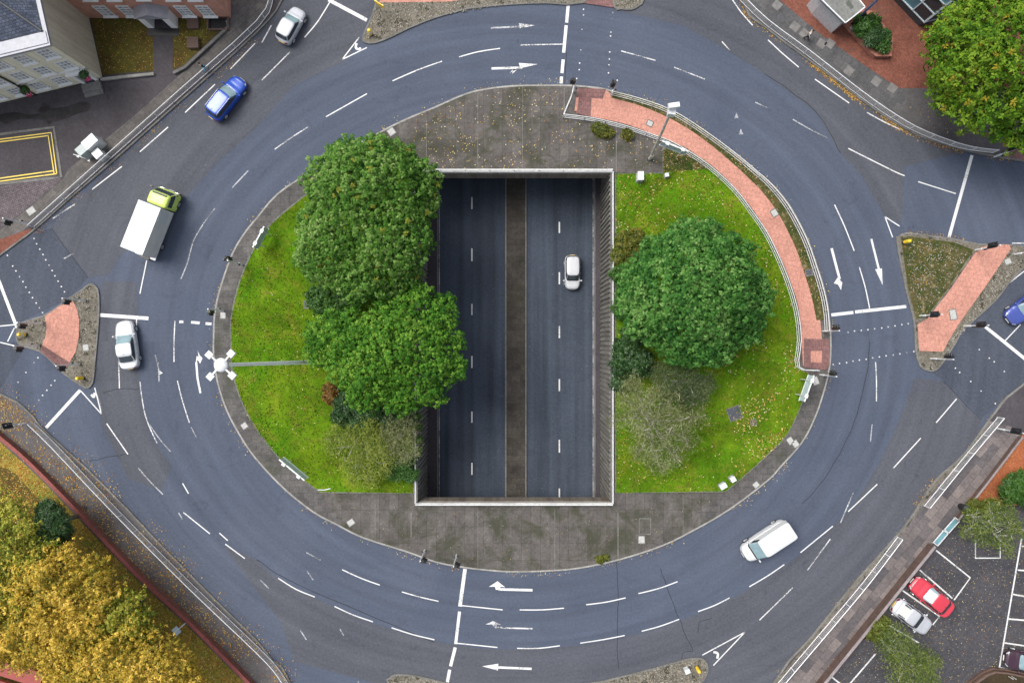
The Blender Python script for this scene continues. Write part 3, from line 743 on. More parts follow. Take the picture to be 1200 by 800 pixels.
for lab, p in (('white parapet railing along the left edge of the sunken road, partly under the trees', [(OX0-.1,OY0+.1),(OX0-.1,OY1-.1)]), ('white parapet railing along the right edge of the sunken road', [(OX1+.1,OY0+.1),(OX1+.1,OY1-.1)])):
    railing('parapet_railing', lab, 'railing', p, z0=.33, h=.75, post=2.2, mat='galv_light', infill=False, group=G3, rails=(1.0,.5), rr=.03)
for lab, p in (('white parapet railing across the bottom edge of the sunken road', [(OX0-.1,OY0-.1),(OX1+.1,OY0-.1)]), ('white parapet railing across the top edge of the sunken road', [(OX0-.1,OY1+.13),(OX1+.1,OY1+.13)])):
    railing('parapet_railing', lab, 'railing', p, z0=.47, h=.3, post=2.2, mat='white_steel', infill=False, group=G3, rails=(1.0,), rr=.05)

# ---- walls ----------------------------------------------------------------------
def low_wall(name, label, pts, h, w, mat, cmat, cw=.06, ch=.07, z0=.12):
    P = pts; t = thing(name, label, 'wall', (P[len(P)//2][0],P[len(P)//2][1],z0))
    a = offset_line(P, w/2, False); b = offset_line(P, -w/2, False)
    m = MB(); m.prism(a+list(reversed(b)), z0-.05, z0+h, 0, (), True); m.build('wall_body', mat, t, True)
    a = offset_line(P, w/2+cw, False); b = offset_line(P, -w/2-cw, False)
    m = MB(); m.prism(a+list(reversed(b)), z0+h+.002, z0+h+ch, 0, (), True); m.build('coping', cmat, t, True)
    return t
M['brick_red'] = m_brick('red_brickwork', (.20,.055,.038), (.145,.045,.033), (.14,.11,.09))
M['brick_cope'] = m_plain('red_coping_brick', (.20,.052,.042), .8, 0, .25, 5)
M['brick_brown'] = m_brick('brown_brickwork', (.11,.06,.048), (.08,.048,.04), (.09,.08,.07))
M['cope_pale'] = m_ground('pale_coping', (.27,.235,.235), (.20,.175,.175), .7, 6, .3)
low_wall('park_wall', 'low red brick wall between the leafy park and the footway at lower left', [W2(x,y,.8) for x,y in smooth_line([(-60,480),(-20,498),(0,513),(25,534),(50,558),(92,601),(160,673),(220,728),(290,799),(330,842)],3)], .65, .28, M['brick_red'], M['brick_cope'], .03)
low_wall('car_park_wall', 'brown brick wall with pale coping between footway and car park', [W2(x,y,1.1) for x,y in [(935,838),(967,800),(1010,747),(1075,666),(1096,640)]], .95, .2, M['brick_brown'], M['cope_pale'], .02)
low_wall('boundary_wall', 'thin brown wall with pale coping behind the brick planting bed at right', [W2(x,y,.7) for x,y in [(1122,611),(1132,599),(1160,563),(1199,512)]], .5, .12, M['brick_brown'], M['cope_pale'], .02)
low_wall('garden_wall', 'low pale stone wall along the front of the brown lawns', [W2(x,y,.35) for x,y in [(118,93),(150,89.5),(180,86.5)]], .22, .2, M['kerb_pale'], M['kerb_pale'], .03, .05)
low_wall('garden_wall', 'low stone wall slanting beside the brown lawn with the wooden boxes', [W2(x,y,.35) for x,y in [(203,85.5),(216,79),(267,32),(266,24)]], .22, .2, M['kerb'], M['kerb'], .03, .05)
t = thing('glazed_gate', 'pair of teal glazed panels closing the gap beside the car park wall', 'gate', W(1109,624,0.12))
M['teal_glass'] = m_glass('teal_glass', (.10,.21,.235), .1)
for i, (a, b) in enumerate((((1096,637),(1108,623)), ((1109,622),(1121.5,608)))):
    p = W(*a,.6); q = W(*b,.6); d = (q-p); d.z = 0; L_ = d.length; an = math.atan2(d.y,d.x); c = (p+q)/2
    n_ = Vector((-math.sin(an),math.cos(an),0))
    g = MB(); g.bar((c.x-d.x/2*.9,c.y-d.y/2*.9,.62),(c.x+d.x/2*.9,c.y+d.y/2*.9,.62),.42,.03); gg = g.build('glass_panel', M['teal_glass'], t, True)
    f = MB()
    for s in (-1,1):
        f.bar((p.x+n_.x*.26*s,p.y+n_.y*.26*s,.64),(q.x+n_.x*.26*s,q.y+n_.y*.26*s,.64),.07,.07)
        e = p if s < 0 else q; f.bar((e.x-n_.x*.26,e.y-n_.y*.26,.641),(e.x+n_.x*.26,e.y+n_.y*.26,.641),.07,.068)
    for e in (p,q): f.box((e.x,e.y,.36),(.06,.06,.5))
    f.build('frame', M['white_steel'], t, True)

# ============================================================ BUILDINGS
M['stucco'] = m_streak('cream_stucco', (.52,.485,.36), (.70,.665,.53))
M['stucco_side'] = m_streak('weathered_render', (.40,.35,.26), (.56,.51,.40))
M['slate'] = m_slabs('slate_roof', (.085,.10,.14), (.045,.055,.08), (.03,.034,.042), .32, .22, R(-15), ((.05,.055,.05), .55, .5), .35, .02)
M['lead'] = m_plain('lead_sheet', (.25,.255,.285), .5, .1, .15, 2)
M['brick_pink'] = m_brick('salmon_brickwork', (.48,.20,.135), (.40,.165,.115), (.40,.30,.24))
M['blind'] = m_plain('window_with_pale_blind', (.33,.34,.36), .15, 0, .5, 1.3, 0, .8)
M['frame_w'] = m_plain('white_window_frame', (.66,.66,.65), .45, 0, .05, 4)

def window(t, o, d, n, u, z, w, h, bars=(2,3), mat='frame_w', lab=None):
    """a sash window standing 3 cm proud of the facade: frame > pane"""
    m = MB(); b = .09
    m.obox(o,d,n,u-w/2-b,u+w/2+b,.003,.10,z-h/2-b-.04,z-h/2)          # sill rail
    m.obox(o,d,n,u-w/2-b,u+w/2+b,.003,.08,z+h/2,z+h/2+b)
    for s in (-1,1):
        a = sorted((u+s*w/2, u+s*(w/2+b))); m.obox(o,d,n,a[0],a[1],.003,.079,z-h/2,z+h/2)
    for i in range(1,bars[0]):
        x = u-w/2+w*i/bars[0]; m.obox(o,d,n,x-.025,x+.025,.03,.062,z-h/2,z+h/2)
    for j in range(1,bars[1]):
        y = z-h/2+h*j/bars[1]; m.obox(o,d,n,u-w/2,u+w/2,.03,.06,y-.03,y+.03)
    m.obox(o,d,n,u-w/2-.2,u+w/2+.2,.003,.22,z-h/2-b-.12,z-h/2-b-.045)  # stone sill
    f = m.build('window', M[mat], t, True)
    g = MB(); g.obox(o,d,n,u-w/2,u+w/2,.004,.03,z-h/2,z+h/2); g.build('pane', M['blind'], f, True)
    return f
def hit(o, d, n, px, py):
    """where the sight line through a plan reading meets a facade: (u along it, height)"""
    a = W(px, py, 0); oo = Vector((o[0],o[1],0))
    nn = Vector((n[0],n[1],0)); k = oo.dot(nn)/a.dot(nn)
    z = H*(1-k); p = a*k; return ((p.x-o[0])*d[0]+(p.y-o[1])*d[1], z)

# --- cream house (upper left corner)
A = W(121,92); B = W(0,121.5); Cc = W(102,8)
d1 = (B-A).normalized(); n1 = Vector((d1.y,-d1.x,0)); n1 = n1 if n1.y < 0 else -n1
d2 = (Cc-A).normalized(); n2 = Vector((d2.y,-d2.x,0)); n2 = n2 if n2.x > 0 else -n2
HE = 7.7; LW, LD = 20.0, 14.0
t = thing('cream_house', 'cream rendered old house with a slate roof and sash windows at the upper left corner', 'house', (A.x,A.y,.12))
P4 = [A, A+d1*LW, A+d1*LW+d2*LD, A+d2*LD]
m = MB()
vs = [(p.x,p.y,z) for z in (0,HE-.25) for p in P4]
m.add([vs[i] for i in (0,1,5,4)], [(0,1,2,3)]); m.build('front_wall', M['stucco'], t, True)
m = MB(); m.add(vs, [(3,0,4,7),(2,3,7,6),(1,2,6,5)]); m.build('side_wall', M['stucco_side'], t, True)
m = MB(); m.prism([(p.x,p.y) for p in [A-d1*.12-d2*.2, A+d1*LW-d2*.2, A+d1*LW+d2*LD, A+d2*LD-d1*.12]], HE-.25, HE, 0, (), True); m.build('gutter', M['lead'], t, True)
m = MB(); q = [A+d1*.25+d2*1.05, A+d1*LW+d2*1.05, A+d1*LW+d2*LD, A+d2*LD+d1*.25]
ra = A+d1*5.4+d2*6.8; rb = A+d1*LW+d2*6.8; rc = A+d1*5.4+d2*LD
m.add([(p.x,p.y,HE+.05) for p in q]+[(ra.x,ra.y,HE+2.6),(rb.x,rb.y,HE+2.6),(rc.x,rc.y,HE+2.6)], [(0,4,5,1),(3,6,4,0)])
rf = m.build('slate_roof', M['slate'], t, True)
m = MB(); m.tube([(q[0].x,q[0].y,HE+.12),(ra.x,ra.y,HE+2.68)],.11,6); m.tube([(ra.x,ra.y,HE+2.68),(rb.x,rb.y,HE+2.68)],.11,6); m.build('ridge_tiles', M['dark_metal'], rf, True)
m = MB()
pq = [A+d1*.0+d2*.0, A+d1*LW, A+d1*LW+d2*1.0, A+d2*1.0]
m.prism([(p.x,p.y) for p in pq], HE+.003, HE+.07, 0, (), True); m.build('parapet_flat', M['lead'], t, True)
rows = [[(74,93.5),(47,99.5),(18.7,105.7)], [(77,76),(51,82.6),(22,88),(-3,95)], [(56,62.6),(29,68),(3,75.6)]]
cols = sorted(hit(A,d1,n1,px,py)[0] for px, py in rows[1])
zz = [sum(hit(A,d1,n1,px,py)[1] for px,py in r)/len(r) for r in rows]
print('cream house', cols, zz, [[hit(A,d1,n1,*p)[0] for p in r] for r in rows])
step = (cols[2]-cols[0])/2
for r_, z in enumerate(zz):
    for k in range(0 if r_ else 1, 6):
        u = cols[0]+step*k
        if u < LW-1 and not (r_ == 0 and k == 0): window(t, A, d1, n1, u, z, 1.0, 1.35 if r_ else 1.25, (3,3))
m = MB(); zc = (zz[0]+zz[1])/2
m.obox(A,d1,n1,0,LW-8,.003,.09,zc-.08,zc+.08); m.build('string_course', M['frame_w'], t, True)
m = MB(); u0 = cols[0]
m.obox(A,d1,n1,u0-.75,u0-.5,.003,.25,.12,2.5); m.obox(A,d1,n1,u0+.5,u0+.75,.003,.25,.12,2.5); m.obox(A,d1,n1,u0-.85,u0+.85,.003,.5,2.502,2.75)
dr = m.build('door_surround', M['frame_w'], t, True); m = MB(); m.obox(A,d1,n1,u0-.48,u0+.48,.003,.06,.13,2.3); m.build('door', M['lead'], t, True)
m = MB(); ud = hit(A,d1,n1,44,111.5)[0]
p0 = A+d1*ud+n1*.1; m.tube([(p0.x,p0.y,.12),(p0.x,p0.y,HE-.3)],.075,8); m.build('downpipe', M['black'], t, True)
m = MB(); m.obox(A,d1,n1,u0-.9,u0+.9,.3,1.1,.10,.42); m.obox(A,d1,n1,u0-.9,u0+.9,1.102,1.5,.10,.27); m.build('doorstep', M['kerb'], t, True)
CREAM = (A,d1,n1,u0)
# --- hanging baskets
M['petal'] = m_litter('flower_petals', [(.45,.03,.16),(.38,.02,.03),(.6,.1,.3)])
M['basket_leaf'] = m_leaf('basket_leaves', (.02,.06,.012),(.05,.13,.02),(.09,.19,.03))
def flower_basket(label, px, py, z, seed):
    u, _ = hit(A,d1,n1,px,py); c = A+d1*u+n1*.55; c.z = z
    r = np.random.default_rng(seed); t = thing('hanging_basket', label, 'hanging basket', c, 0)
    m = MB(); m.lathe((0,0,0),[(.08,-.3),(.24,-.18),(.33,0),(.3,.02)],12); m.build('basket', M['bark'], t)
    m = MB(); m.bar((0,0,.55),(-n1.x*.53,-n1.y*.53,.55),.03,.03)
    for a in range(3): m.tube([(0,0,.54),(.3*math.cos(a*2.09),.3*math.sin(a*2.09),.02)],.008,4)
    m.build('bracket', M['black'], t)
    for nm, nn, mt, zz0 in (('foliage',420,'basket_leaf',.05),('flowers',110,'petal',0)):
        m = MB()
        for i in range(nn):
            d = r.normal(size=3); d /= np.linalg.norm(d); p = np.array((0,0,zz0))+d*np.array((.46,.46,.36))*(.75+.25*r.random())
            if nm == 'flowers': p = np.array((n1.x*.25+.12,n1.y*.25,-.16))+d*np.array((.3,.3,.25))
            a = r.normal(size=3); a -= a.dot(d)*d; a /= np.linalg.norm(a); b = np.cross(d,a); s = .09
            m.add([tuple(p-a*s),tuple(p-b*s*.6),tuple(p+a*s),tuple(p+b*s*.6)],[(0,1,2,3)])
        m.build(nm, M[mt], t)
flower_basket('round flower basket of green leaves and pink blooms by the cream house door', 106.5, 87, 2.5, 3)
flower_basket('round flower basket of green leaves and red blooms by the black downpipe', 32.5, 101.6, 2.3, 4)

# --- salmon brick house (top)
yb = (400-22)/S; xl, xr_ = (92-600)/S, (271-600)/S; HB = 8.4
t = thing('brick_house', 'salmon brick house with white windows and a small white porch at the top left', 'house', ((xl+xr_)/2,yb,.12))
o = Vector((xl,yb,0)); d = Vector((1,0,0)); n = Vector((0,-1,0))
m = MB(); m.box(((xl+xr_)/2,yb+5,HB/2),(xr_-xl,10,HB)); m.build('walls', M['brick_pink'], t, True)
m = MB(); m.box(((xl+xr_)/2,yb+5,HB+.12),(xr_-xl+.4,10.4,.2)); rf = m.build('roof', M['slate'], t, True)
m = MB(); m.box(((xl+xr_)/2,yb-.06,HB-.2),(xr_-xl+.1,.1,.25)); m.build('gutter', M['frame_w'], t, True)
for px in (122,149,216,241):
    u, z = hit(o,d,n,px,12.5); window(t,o,d,n,u,z,1.02,1.75,(2,4))
    window(t,o,d,n,u,z+3.0,1.02,1.6,(2,4))
u, z = hit(o,d,n,180,12); window(t,o,d,n,u+.2,z+3.0,1.02,1.6,(2,4))
m = MB(); uc = (192-600)/S-xl
m.obox(o,d,n,uc-1.42,uc+1.42,.003,1.0,2.18,2.305); pr = m.build('porch', M['frame_w'], t, True)
for s in (-1,1):
    m = MB(); m.obox(o,d,n,uc+s*1.12-.3,uc+s*1.12+.3,.003,.98,.12,2.179); m.build('porch_side', M['frame_w'], pr, True)
m = MB()
a0 = (xl+uc, yb)
m.add([(a0[0]-1.6,yb-1.15,2.31),(a0[0]+1.6,yb-1.15,2.31),(a0[0]+1.6,yb-.004,2.31),(a0[0]-1.6,yb-.004,2.31),(a0[0],yb-1.15,3.1),(a0[0],yb-.004,3.1)],[(3,2,1,0),(0,1,4),(1,2,5,4),(2,3,5),(3,0,4,5)])
m.build('porch_roof', M['lead'], pr, True)
m = MB(); m.obox(o,d,n,uc-.75,uc+.75,.003,.08,.13,2.28); m.build('door', M['dark_metal'], t, True)
m = MB(); m.obox(o,d,n,uc-1.5,uc+1.5,1.02,1.7,.10,.17); m.build('doorstep', M['black'], t, True)
M['wood'] = m_plain('brown_timber', (.10,.062,.048), .8, 0, .3, 9)
for lab, px, py in (('brown wooden box on the lawn close to the brick house wall', 226,27), ('brown wooden box alone in the middle of the smaller lawn', 226,50)):
    c = W(px,py,.5); t = thing('wooden_box', lab, 'box', (c.x,c.y,.125), R(2))
    m = MB()
    for k in range(6): m.box((0,-.43+.172*k,.43),(1.06,.155,.03))
    m.build('lid', M['wood'], t)
    m = MB(); m.box((0,0,.205),(.98,.98,.41)); m.build('box_body', M['wood'], t)
t = thing('light_well', 'dark railed basement light well at the corner of the brick house', 'light well', (*W2(256,28,.2),.125))
m = MB()
for a, b in (((-.95,-.6),(.95,-.6)),((.95,-.6),(.95,.6)),((.95,.6),(-.95,.6)),((-.95,.6),(-.95,-.6))): m.bar((*a,.14),(*b,.14),.14,.28)
m.build('rim', M['wood'], t)
m = MB(); m.box((0,0,.012),(1.74,1.05,.02))
for k in range(9): m.bar((-.8+.2*k,-.52,.2),(-.8+.2*k,.52,.2),.03,.03)
m.build('grating', M['black'], t)

# --- glass office (top right)
M['office_glass'] = m_glass('office_glass', (.06,.15,.18), .04)
M['office_frame'] = m_plain('pale_blue_frame', (.50,.60,.63), .4, .1, .08, 3)
M['louvre'] = m_plain('dark_louvre', (.05,.055,.06), .5, .2, .2, 8)
Cg = W(1075.5,31.5); da = (W(1046,1)-Cg).normalized(); db = Vector((math.cos(R(14)),math.sin(R(14)),0))
na = Vector((da.y,-da.x,0)); na = na if na.dot(Vector((-1,-1,0)))>0 else -na
nb = Vector((db.y,-db.x,0)); nb = nb if nb.y<0 else -nb
LA, LB, HG = 14.0, 6.2, 10.0
t = thing('glass_office', 'glass office building with pale blue frames on the red block plaza', 'office building', (Cg.x,Cg.y,.12))
back = [Cg, Cg+db*LB, Cg+db*LB+da*LA, Cg+da*LA]
m = MB(); m.prism([(p.x,p.y) for p in back], .1, 1.0, 0, (), True); m.build('plinth', M['louvre'], t, True)
ins = [Cg+da*.05+db*.05]
m = MB(); m.prism([(p.x,p.y) for p in back], 1.002, HG, 0, (), True); m.build('walls', M['office_glass'], t, True)
m = MB(); m.prism([(p.x,p.y) for p in [Cg-da*.15-db*.15,Cg+db*(LB+.1)-da*.15,Cg+db*(LB+.1)+da*LA,Cg+da*LA-db*.15]], HG+.003, HG+.3, 0, (), True); m.build('roof', M['lead'], t, True)
m = MB(); pw = 1.55; pz = [1.05,2.6,4.2,5.8,7.4,9.0,9.95]
for (dd, nn, LL) in ((da,na,LA),(db,nb,LB)):
    k = 0
    while k*pw <= LL+.01:
        m.obox(Cg,dd,nn,max(0.0,k*pw-.05),k*pw+.05,.003,.10,1.05,HG-.05); k += 1
    for z in pz: m.obox(Cg,dd,nn,0,LL,.003,.098,z-.05,z+.05)
m.box((Cg.x+na.x*.03+nb.x*.03,Cg.y+na.y*.03+nb.y*.03,(HG+1)/2),(.16,.16,HG-1.05),math.atan2(da.y,da.x))
m.build('window_frame', M['office_frame'], t, True)
for (dd, nn, LL) in ((da,na,LA),(db,nb,LB)):
    k = 0
    while (k+1)*pw <= LL+.05:
        for j in range(len(pz)-1):
            g = MB(); g.obox(Cg,dd,nn,k*pw+.055,(k+1)*pw-.055,.004,.03,pz[j]+.055,pz[j+1]-.055)
            lou = (dd is db and j < 2)
            if rng.random() < .5 or lou:
                g.build('louvre_panel' if lou else 'window_pane', M['louvre'] if lou else (M['teal_glass'] if rng.random()<.75 else M['glass']), t, True)
        k += 1
# --- grey kiosk at the edge of the plaza and its sign post
t = thing('kiosk', 'small kiosk with a flat grey concrete roof on the red block plaza', 'kiosk', (*W2(988,2,0),.125))
kp = [(955,-12),(962,0),(990,27.5),(1001,19),(1013,9),(990,-20)]
M['roof_grey'] = m_ground('weathered_flat_roof', (.19,.19,.18), (.13,.135,.13), .8, 6, .35, .85, ((.09,.095,.085), 1.0, .6))
m = MB(); m.prism([W2(x,y,2.9) for x,y in kp], 2.7, 2.95, 0, (), True); m.build('roof', M['roof_grey'], t, True)
kc = [sum(v)/len(kp) for v in zip(*kp)]
m = MB(); m.prism([W2(kc[0]+(x-kc[0])*.86,kc[1]+(y-kc[1])*.86,2.7) for x,y in kp], .1, 2.698, 0, (), True); m.build('walls', M['galv'], t, True)
m = MB()
rim = [W(x,y,2.9) for x,y in kp]
for i in range(len(rim)): a_, b_ = rim[i], rim[(i+1)%len(rim)]; m.bar((a_.x,a_.y,2.99),(b_.x,b_.y,2.99),.10,.07)
m.build('roof_edge', M['galv_light'], t, True)
ob = W(1002,24.5); t = thing('sign_pylon', 'tall dark blue sign pylon with a yellow ring beside the planter', 'sign', (ob.x,ob.y,.12), R(50))
m = MB(); m.box((0,0,3.3),(.62,.16,6.4)); m.build('pylon_panel', M['blue_sign'], t)
m = MB(); m.lathe((.36,-.02,3.9),[(.30,-.05),(.42,-.05),(.42,.05),(.30,.05)],20,axis='y'); m.build('yellow_ring', M['yellow'], t)
m = MB(); m.box((0,0,.04),(.9,.4,.1)); m.build('base', M['dark_metal'], t)
# --- brick planter
M['brick_orange'] = m_brick('orange_brickwork', (.34,.115,.07), (.27,.095,.062), (.26,.19,.15))
M['brick_orange_cope'] = m_slabs('orange_brick_coping', (.36,.13,.085), (.28,.10,.07), (.24,.17,.14), .22, .11, R(45), None, .3)
pp = [(989,25),(1021,62),(1026,65.5),(1044,65.5),(1046,45),(1035,29),(1022,14),(1005,12)]
w = [W2(x,y,.6) for x,y in pp]; cx = sum(p[0] for p in w)/8; cy = sum(p[1] for p in w)/8
inn = [(cx+(x-cx)*.80, cy+(y-cy)*.80) for x,y in w]
t = thing('brick_planter', 'angular orange brick planter on the red block plaza', 'planter', (cx,cy,.12))
m = MB(); m.prism(w, .1, .58, 0, [list(reversed(inn))]); m.build('planter_wall', M['brick_orange'], t, True)
m = MB(); m.prism([(cx+(x-cx)*1.03, cy+(y-cy)*1.03) for x,y in w], .582, .66, 0, [list(reversed([(cx+(x-cx)*.78, cy+(y-cy)*.78) for x,y in w]))]); m.build('coping', M['brick_orange_cope'], t, True)
m = MB(); m.poly(inn, .5); m.build('soil', M['soil'], t, True)
m = MB()
for f in (.25,.5,.8):
    x = w[0][0]+(w[1][0]-w[0][0])*f; y = w[0][1]+(w[1][1]-w[0][1])*f
    m.box((x+.05,y+.05,.69),(.34,.22,.05),R(-49))
m.build('light_fittings', M['white_steel'], t, True)

# --- red steel canopy (lower left corner)
M['red_steel'] = m_plain('red_painted_steel', (.26,.052,.042), .5, 0, .15, 2)
M['corrug'] = m_slabs('corrugated_grey_roof', (.15,.145,.15), (.12,.118,.125), (.05,.05,.055), 6, .2, R(60), None, .2, .035)
zc = 3.4
t = thing('steel_canopy', 'red steel canopy with a grey corrugated roof under the yellow trees at lower left', 'canopy', (*W2(10,785,0),.12))
def beam(a, b, w, name='beam', h=.35, z=zc):
    p = W(*a,z); q = W(*b,z); m = MB(); m.bar((p.x,p.y,z),(q.x,q.y,z),w,h); return m.build(name, M['red_steel'], t, True)
beam((-60,762),(50,796),1.35); beam((2,783),(33,762),.42,'brace',.3,zc+.09); beam((-60,780),(46,812),.3,'brace',.3,zc+.012)
m = MB(); m.prism([W2(x,y,zc-.2) for x,y in [(-60,752),(0,753),(30,762),(4,779),(-60,760)]], zc-.28, zc-.2, 0, (), True); m.build('roof', M['corrug'], t, True)
for px, py in ((40,792),(-20,774)):
    p = W(px,py,zc); m = MB(); m.box((p.x,p.y,zc/2-.06),(.25,.25,zc-.25)); m.build('post', M['red_steel'], t, True)
m = MB(); m.prism([W2(x,y,zc-1.2) for x,y in [(-60,784),(0,796),(42,806),(42,830),(-60,830)]], zc-1.3, zc-1.2, 0, (), True); m.build('lower_roof', M['glass'], t, True)

# --- raised bed (lower right corner)
bp = [(1132,802),(1142,794),(1152,787),(1164,782.5),(1180,784),(1260,800),(1260,860),(1128,860)]
w = [W2(x,y,.4) for x,y in bp]; cx = sum(p[0] for p in w)/8; cy = sum(p[1] for p in w)/8
t = thing('raised_bed', 'dark brown kerbed raised bed at the lower right corner of the car park', 'planter', (cx,cy,.12))
for s0, s1, z, nm, mt in ((1.0,.93,.36,'outer_edge','brick_brown'),(.88,.80,.50,'inner_edge','wood')):
    a = [(cx+(x-cx)*s0, cy+(y-cy)*s0) for x,y in w]; b = [(cx+(x-cx)*s1, cy+(y-cy)*s1) for x,y in w]
    m = MB(); m.prism(a, .1, z, 0, [list(reversed(b))]); m.build(nm, M[mt], t, True)
m = MB(); m.poly([(cx+(x-cx)*.99, cy+(y-cy)*.99) for x,y in w], .28); m.build('soil', M['soil'], t, True)
for px in (1185,1188.5):
    c = W(px,794,.6); tt = tag(MB().build('x', M['wood']), '', '') if False else None
    m = MB(); m.tube([(c.x,c.y,.28),(c.x,c.y+.02,.85)],[.05,.045],8); m.build('stake', M['bark_white'], t, True)
# ============================================================ STREET FURNITURE
# ---- traffic signals
def make_signal(label):
    t = thing('traffic_light', label, 'traffic light', (0,0,0), 0, 'traffic lights of the roundabout crossings')
    m = MB(); m.tube([(0,0,0),(0,0,.9),(0,0,.92),(0,0,3.35)],[.085,.085,.058,.055],10); m.build('pole', M['galv_light'], t, smooth=False)
    m = MB(); m.box((.20,0,2.72),(.22,.30,.98)); hd = m.build('signal_head', M['black'], t)
    m = MB(); m.box((.305,0,2.72),(.025,.56,1.25)); m.build('backing_board', M['black'], hd)
    for z, mt in ((3.03,'red_lens'),(2.72,'amber_lens'),(2.41,'green_lens')):
        m = MB(); m.lathe((.33,0,z),[(.11,-.012),(.105,.012),(.06,.03)],14,axis='x'); m.build('lens', M[mt], hd)
        m = MB(); vs = []; fs = []
        for k in range(9):
            a = PI*k/8
            for xx in (.32,.56): vs.append((xx,.125*math.cos(a),z+.125*math.sin(a)-.01)); vs.append((xx,.137*math.cos(a),z+.137*math.sin(a)-.01))
        for k in range(8):
            b = k*4; fs += [(b,b+2,b+6,b+4),(b+1,b+5,b+7,b+3),(b+2,b+3,b+7,b+6),(b,b+4,b+5,b+1)]
        m.add(vs,fs); m.build('visor', M['black'], hd)
    m = MB(); m.box((-.17,.02,1.12),(.13,.2,.3)); m.build('push_button_box', M['dark_metal'], t)
    m = MB(); m.bar((.05,0,3.0),(.12,0,3.0),.05,.05); m.bar((.05,0,2.45),(.12,0,2.45),.05,.05); m.build('bracket', M['dark_metal'], t)
    return t
sig = [ # base reading, head reading, label
 ((34,263),(10,259),'traffic light at the lower end of the upper left guard rail'),
 ((100,352),(79,351),'traffic light on the left island, at the pebble strip above the pink path'),
 ((50,379),(26,376),'traffic light at the left nub of the left island'),
 ((46,405),(25,405),'traffic light at the lower left edge of the left island'),
 ((93,427),(73,434),'traffic light at the lower end of the pink path on the left island'),
 ((30,496),(11,498),'traffic light on the leaf-strewn corner at the start of the lower left guard rail'),
 ((284,310),(267,303),'traffic light on the central island beside the left lawn, the upper of two'),
 ((262,364),(249,364),'traffic light on the central island beside the left lawn, at the dashed stop line'),
 ((498,644),(492,654),'traffic light at the bottom kerb of the central island, farther from the stop line'),
 ((535,650),(530,661),'traffic light at the bottom kerb of the central island, at the stop line'),
 ((672,108),(668,96),'traffic light by the worn red dropped kerb at the top of the central island'),
 ((717,110),(713,101),'traffic light where the outer ramp railing begins at the top'),
 ((964,388),(977,386),'traffic light at the lower end of the outer ramp railing'),
 ((961,439),(975,435),'traffic light just below the pink landing on the right of the central island'),
 ((1143,293),(1155,286),'traffic light at the upper end of the right island, left of the pink path'),
 ((1189,298),(1204,294),'traffic light on the right island near the right edge of the view'),
 ((1078,370),(1091,368),'traffic light at the lower end of the planted triangle on the right island'),
 ((1130,382),(1147,380),'traffic light at the thick stop line on the right island'),
 ((1091,420),(1111,418),'traffic light on the rounded bottom tip of the right island'),
 ((1169,502),(1190,505),'traffic light at the upper end of the short right guard rail'),
 ((1165,184),(1180,171),'traffic light at the right end of the upper right guard rail'),
]
proto = None
for (b, hd, lab) in sig:
    p = W(*b, .12); q = W(*hd, 2.75)
    dv = Vector((q.x-p.x, q.y-p.y)); rad = Vector((p.x,p.y)).normalized(); tan = Vector((-p.y,p.x)).normalized()
    an = math.atan2(dv.y, dv.x) if dv.length > .25 else math.atan2(tan.y, tan.x)
    if proto is None:
        proto = make_signal(lab); proto.location = p; proto.rotation_euler.z = an
    else: dup(proto, p, an, lab)
# second heads at the top crossing: a repeater pole beside it
# ---- illuminated bollards
def make_bollard(label):
    t = thing('traffic_bollard', label, 'bollard', (0,0,0), 0, 'traffic bollards on the island tips')
    m = MB(); m.box((0,0,.06),(.42,.34,.12)); m.build('base', M['black'], t)
    m = MB(); m.lathe((0,0,0),[(.17,.12),(.17,.75),(.15,.95),(.10,1.02)],14); m.build('shell', M['yellow'], t)
    m = MB(); m.box((0,-.165,.62),(.22,.03,.34)); m.build('sign_plate', M['white_steel'], t)
    return t
bl = None
for (px,py,a,lab) in ((433.5,38,30,'yellow traffic bollard on the tip of the top island'),(93.5,443,-20,'yellow traffic bollard on the bottom tip of the left island'),(25.5,392,80,'yellow traffic bollard on the left nub of the left island'),
                      (1063,283,60,'yellow traffic bollard on the upper tip of the planted right island'),(818,784,20,'yellow traffic bollard on the right end of the bottom island')):
    p = W(px,py,.6); p.z = .12
    if bl is None: bl = make_bollard(lab); bl.location = p; bl.rotation_euler.z = R(a)
    else: dup(bl, p, R(a), lab)
c = W(445.5,8,.8); t = thing('sign_board', 'slanted yellow sign board at the top edge, on the top island', 'sign', (c.x,c.y,.12), R(-32))
m = MB(); m.box((0,0,1.1),(1.0,.07,.6)); m.build('board', M['yellow'], t)
for s in (-.35,.35):
    m = MB(); m.tube([(s,.07,0),(s,.07,1.35)],.035,8); m.build('post', M['galv'], t)
c = W(805,785,.5); t = thing('control_box', 'small white control box on the bottom island beside the bollard', 'utility box', (c.x,c.y,.12), R(25))
m = MB(); m.box((0,0,.3),(.42,.36,.56)); m.build('box_body', M['white_steel'], t); m = MB(); m.box((0,0,.605),(.48,.42,.05)); m.build('lid', M['cab_white'], t); m = MB(); m.box((0,0,.01),(.6,.5,.04)); m.build('base', M['kerb'], t)
# ---- litter bin
c = W(1129,594,.6); t = thing('litter_bin', 'round black litter bin on the footway below the short right guard rail', 'litter bin', (c.x,c.y,.12))
m = MB(); m.lathe((0,0,0),[(.25,0),(.29,.1),(.30,.85),(.26,.98)],16); m.build('bin_body', M['black'], t); m = MB(); m.lathe((0,0,0),[(.27,.985),(.31,1.0),(.24,1.12),(.08,1.17)],16); m.build('lid', M['dark_metal'], t)
m = MB(); m.box((.27,0,.86),(.10,.3,.12)); m.build('mouth', M['galv'], t)
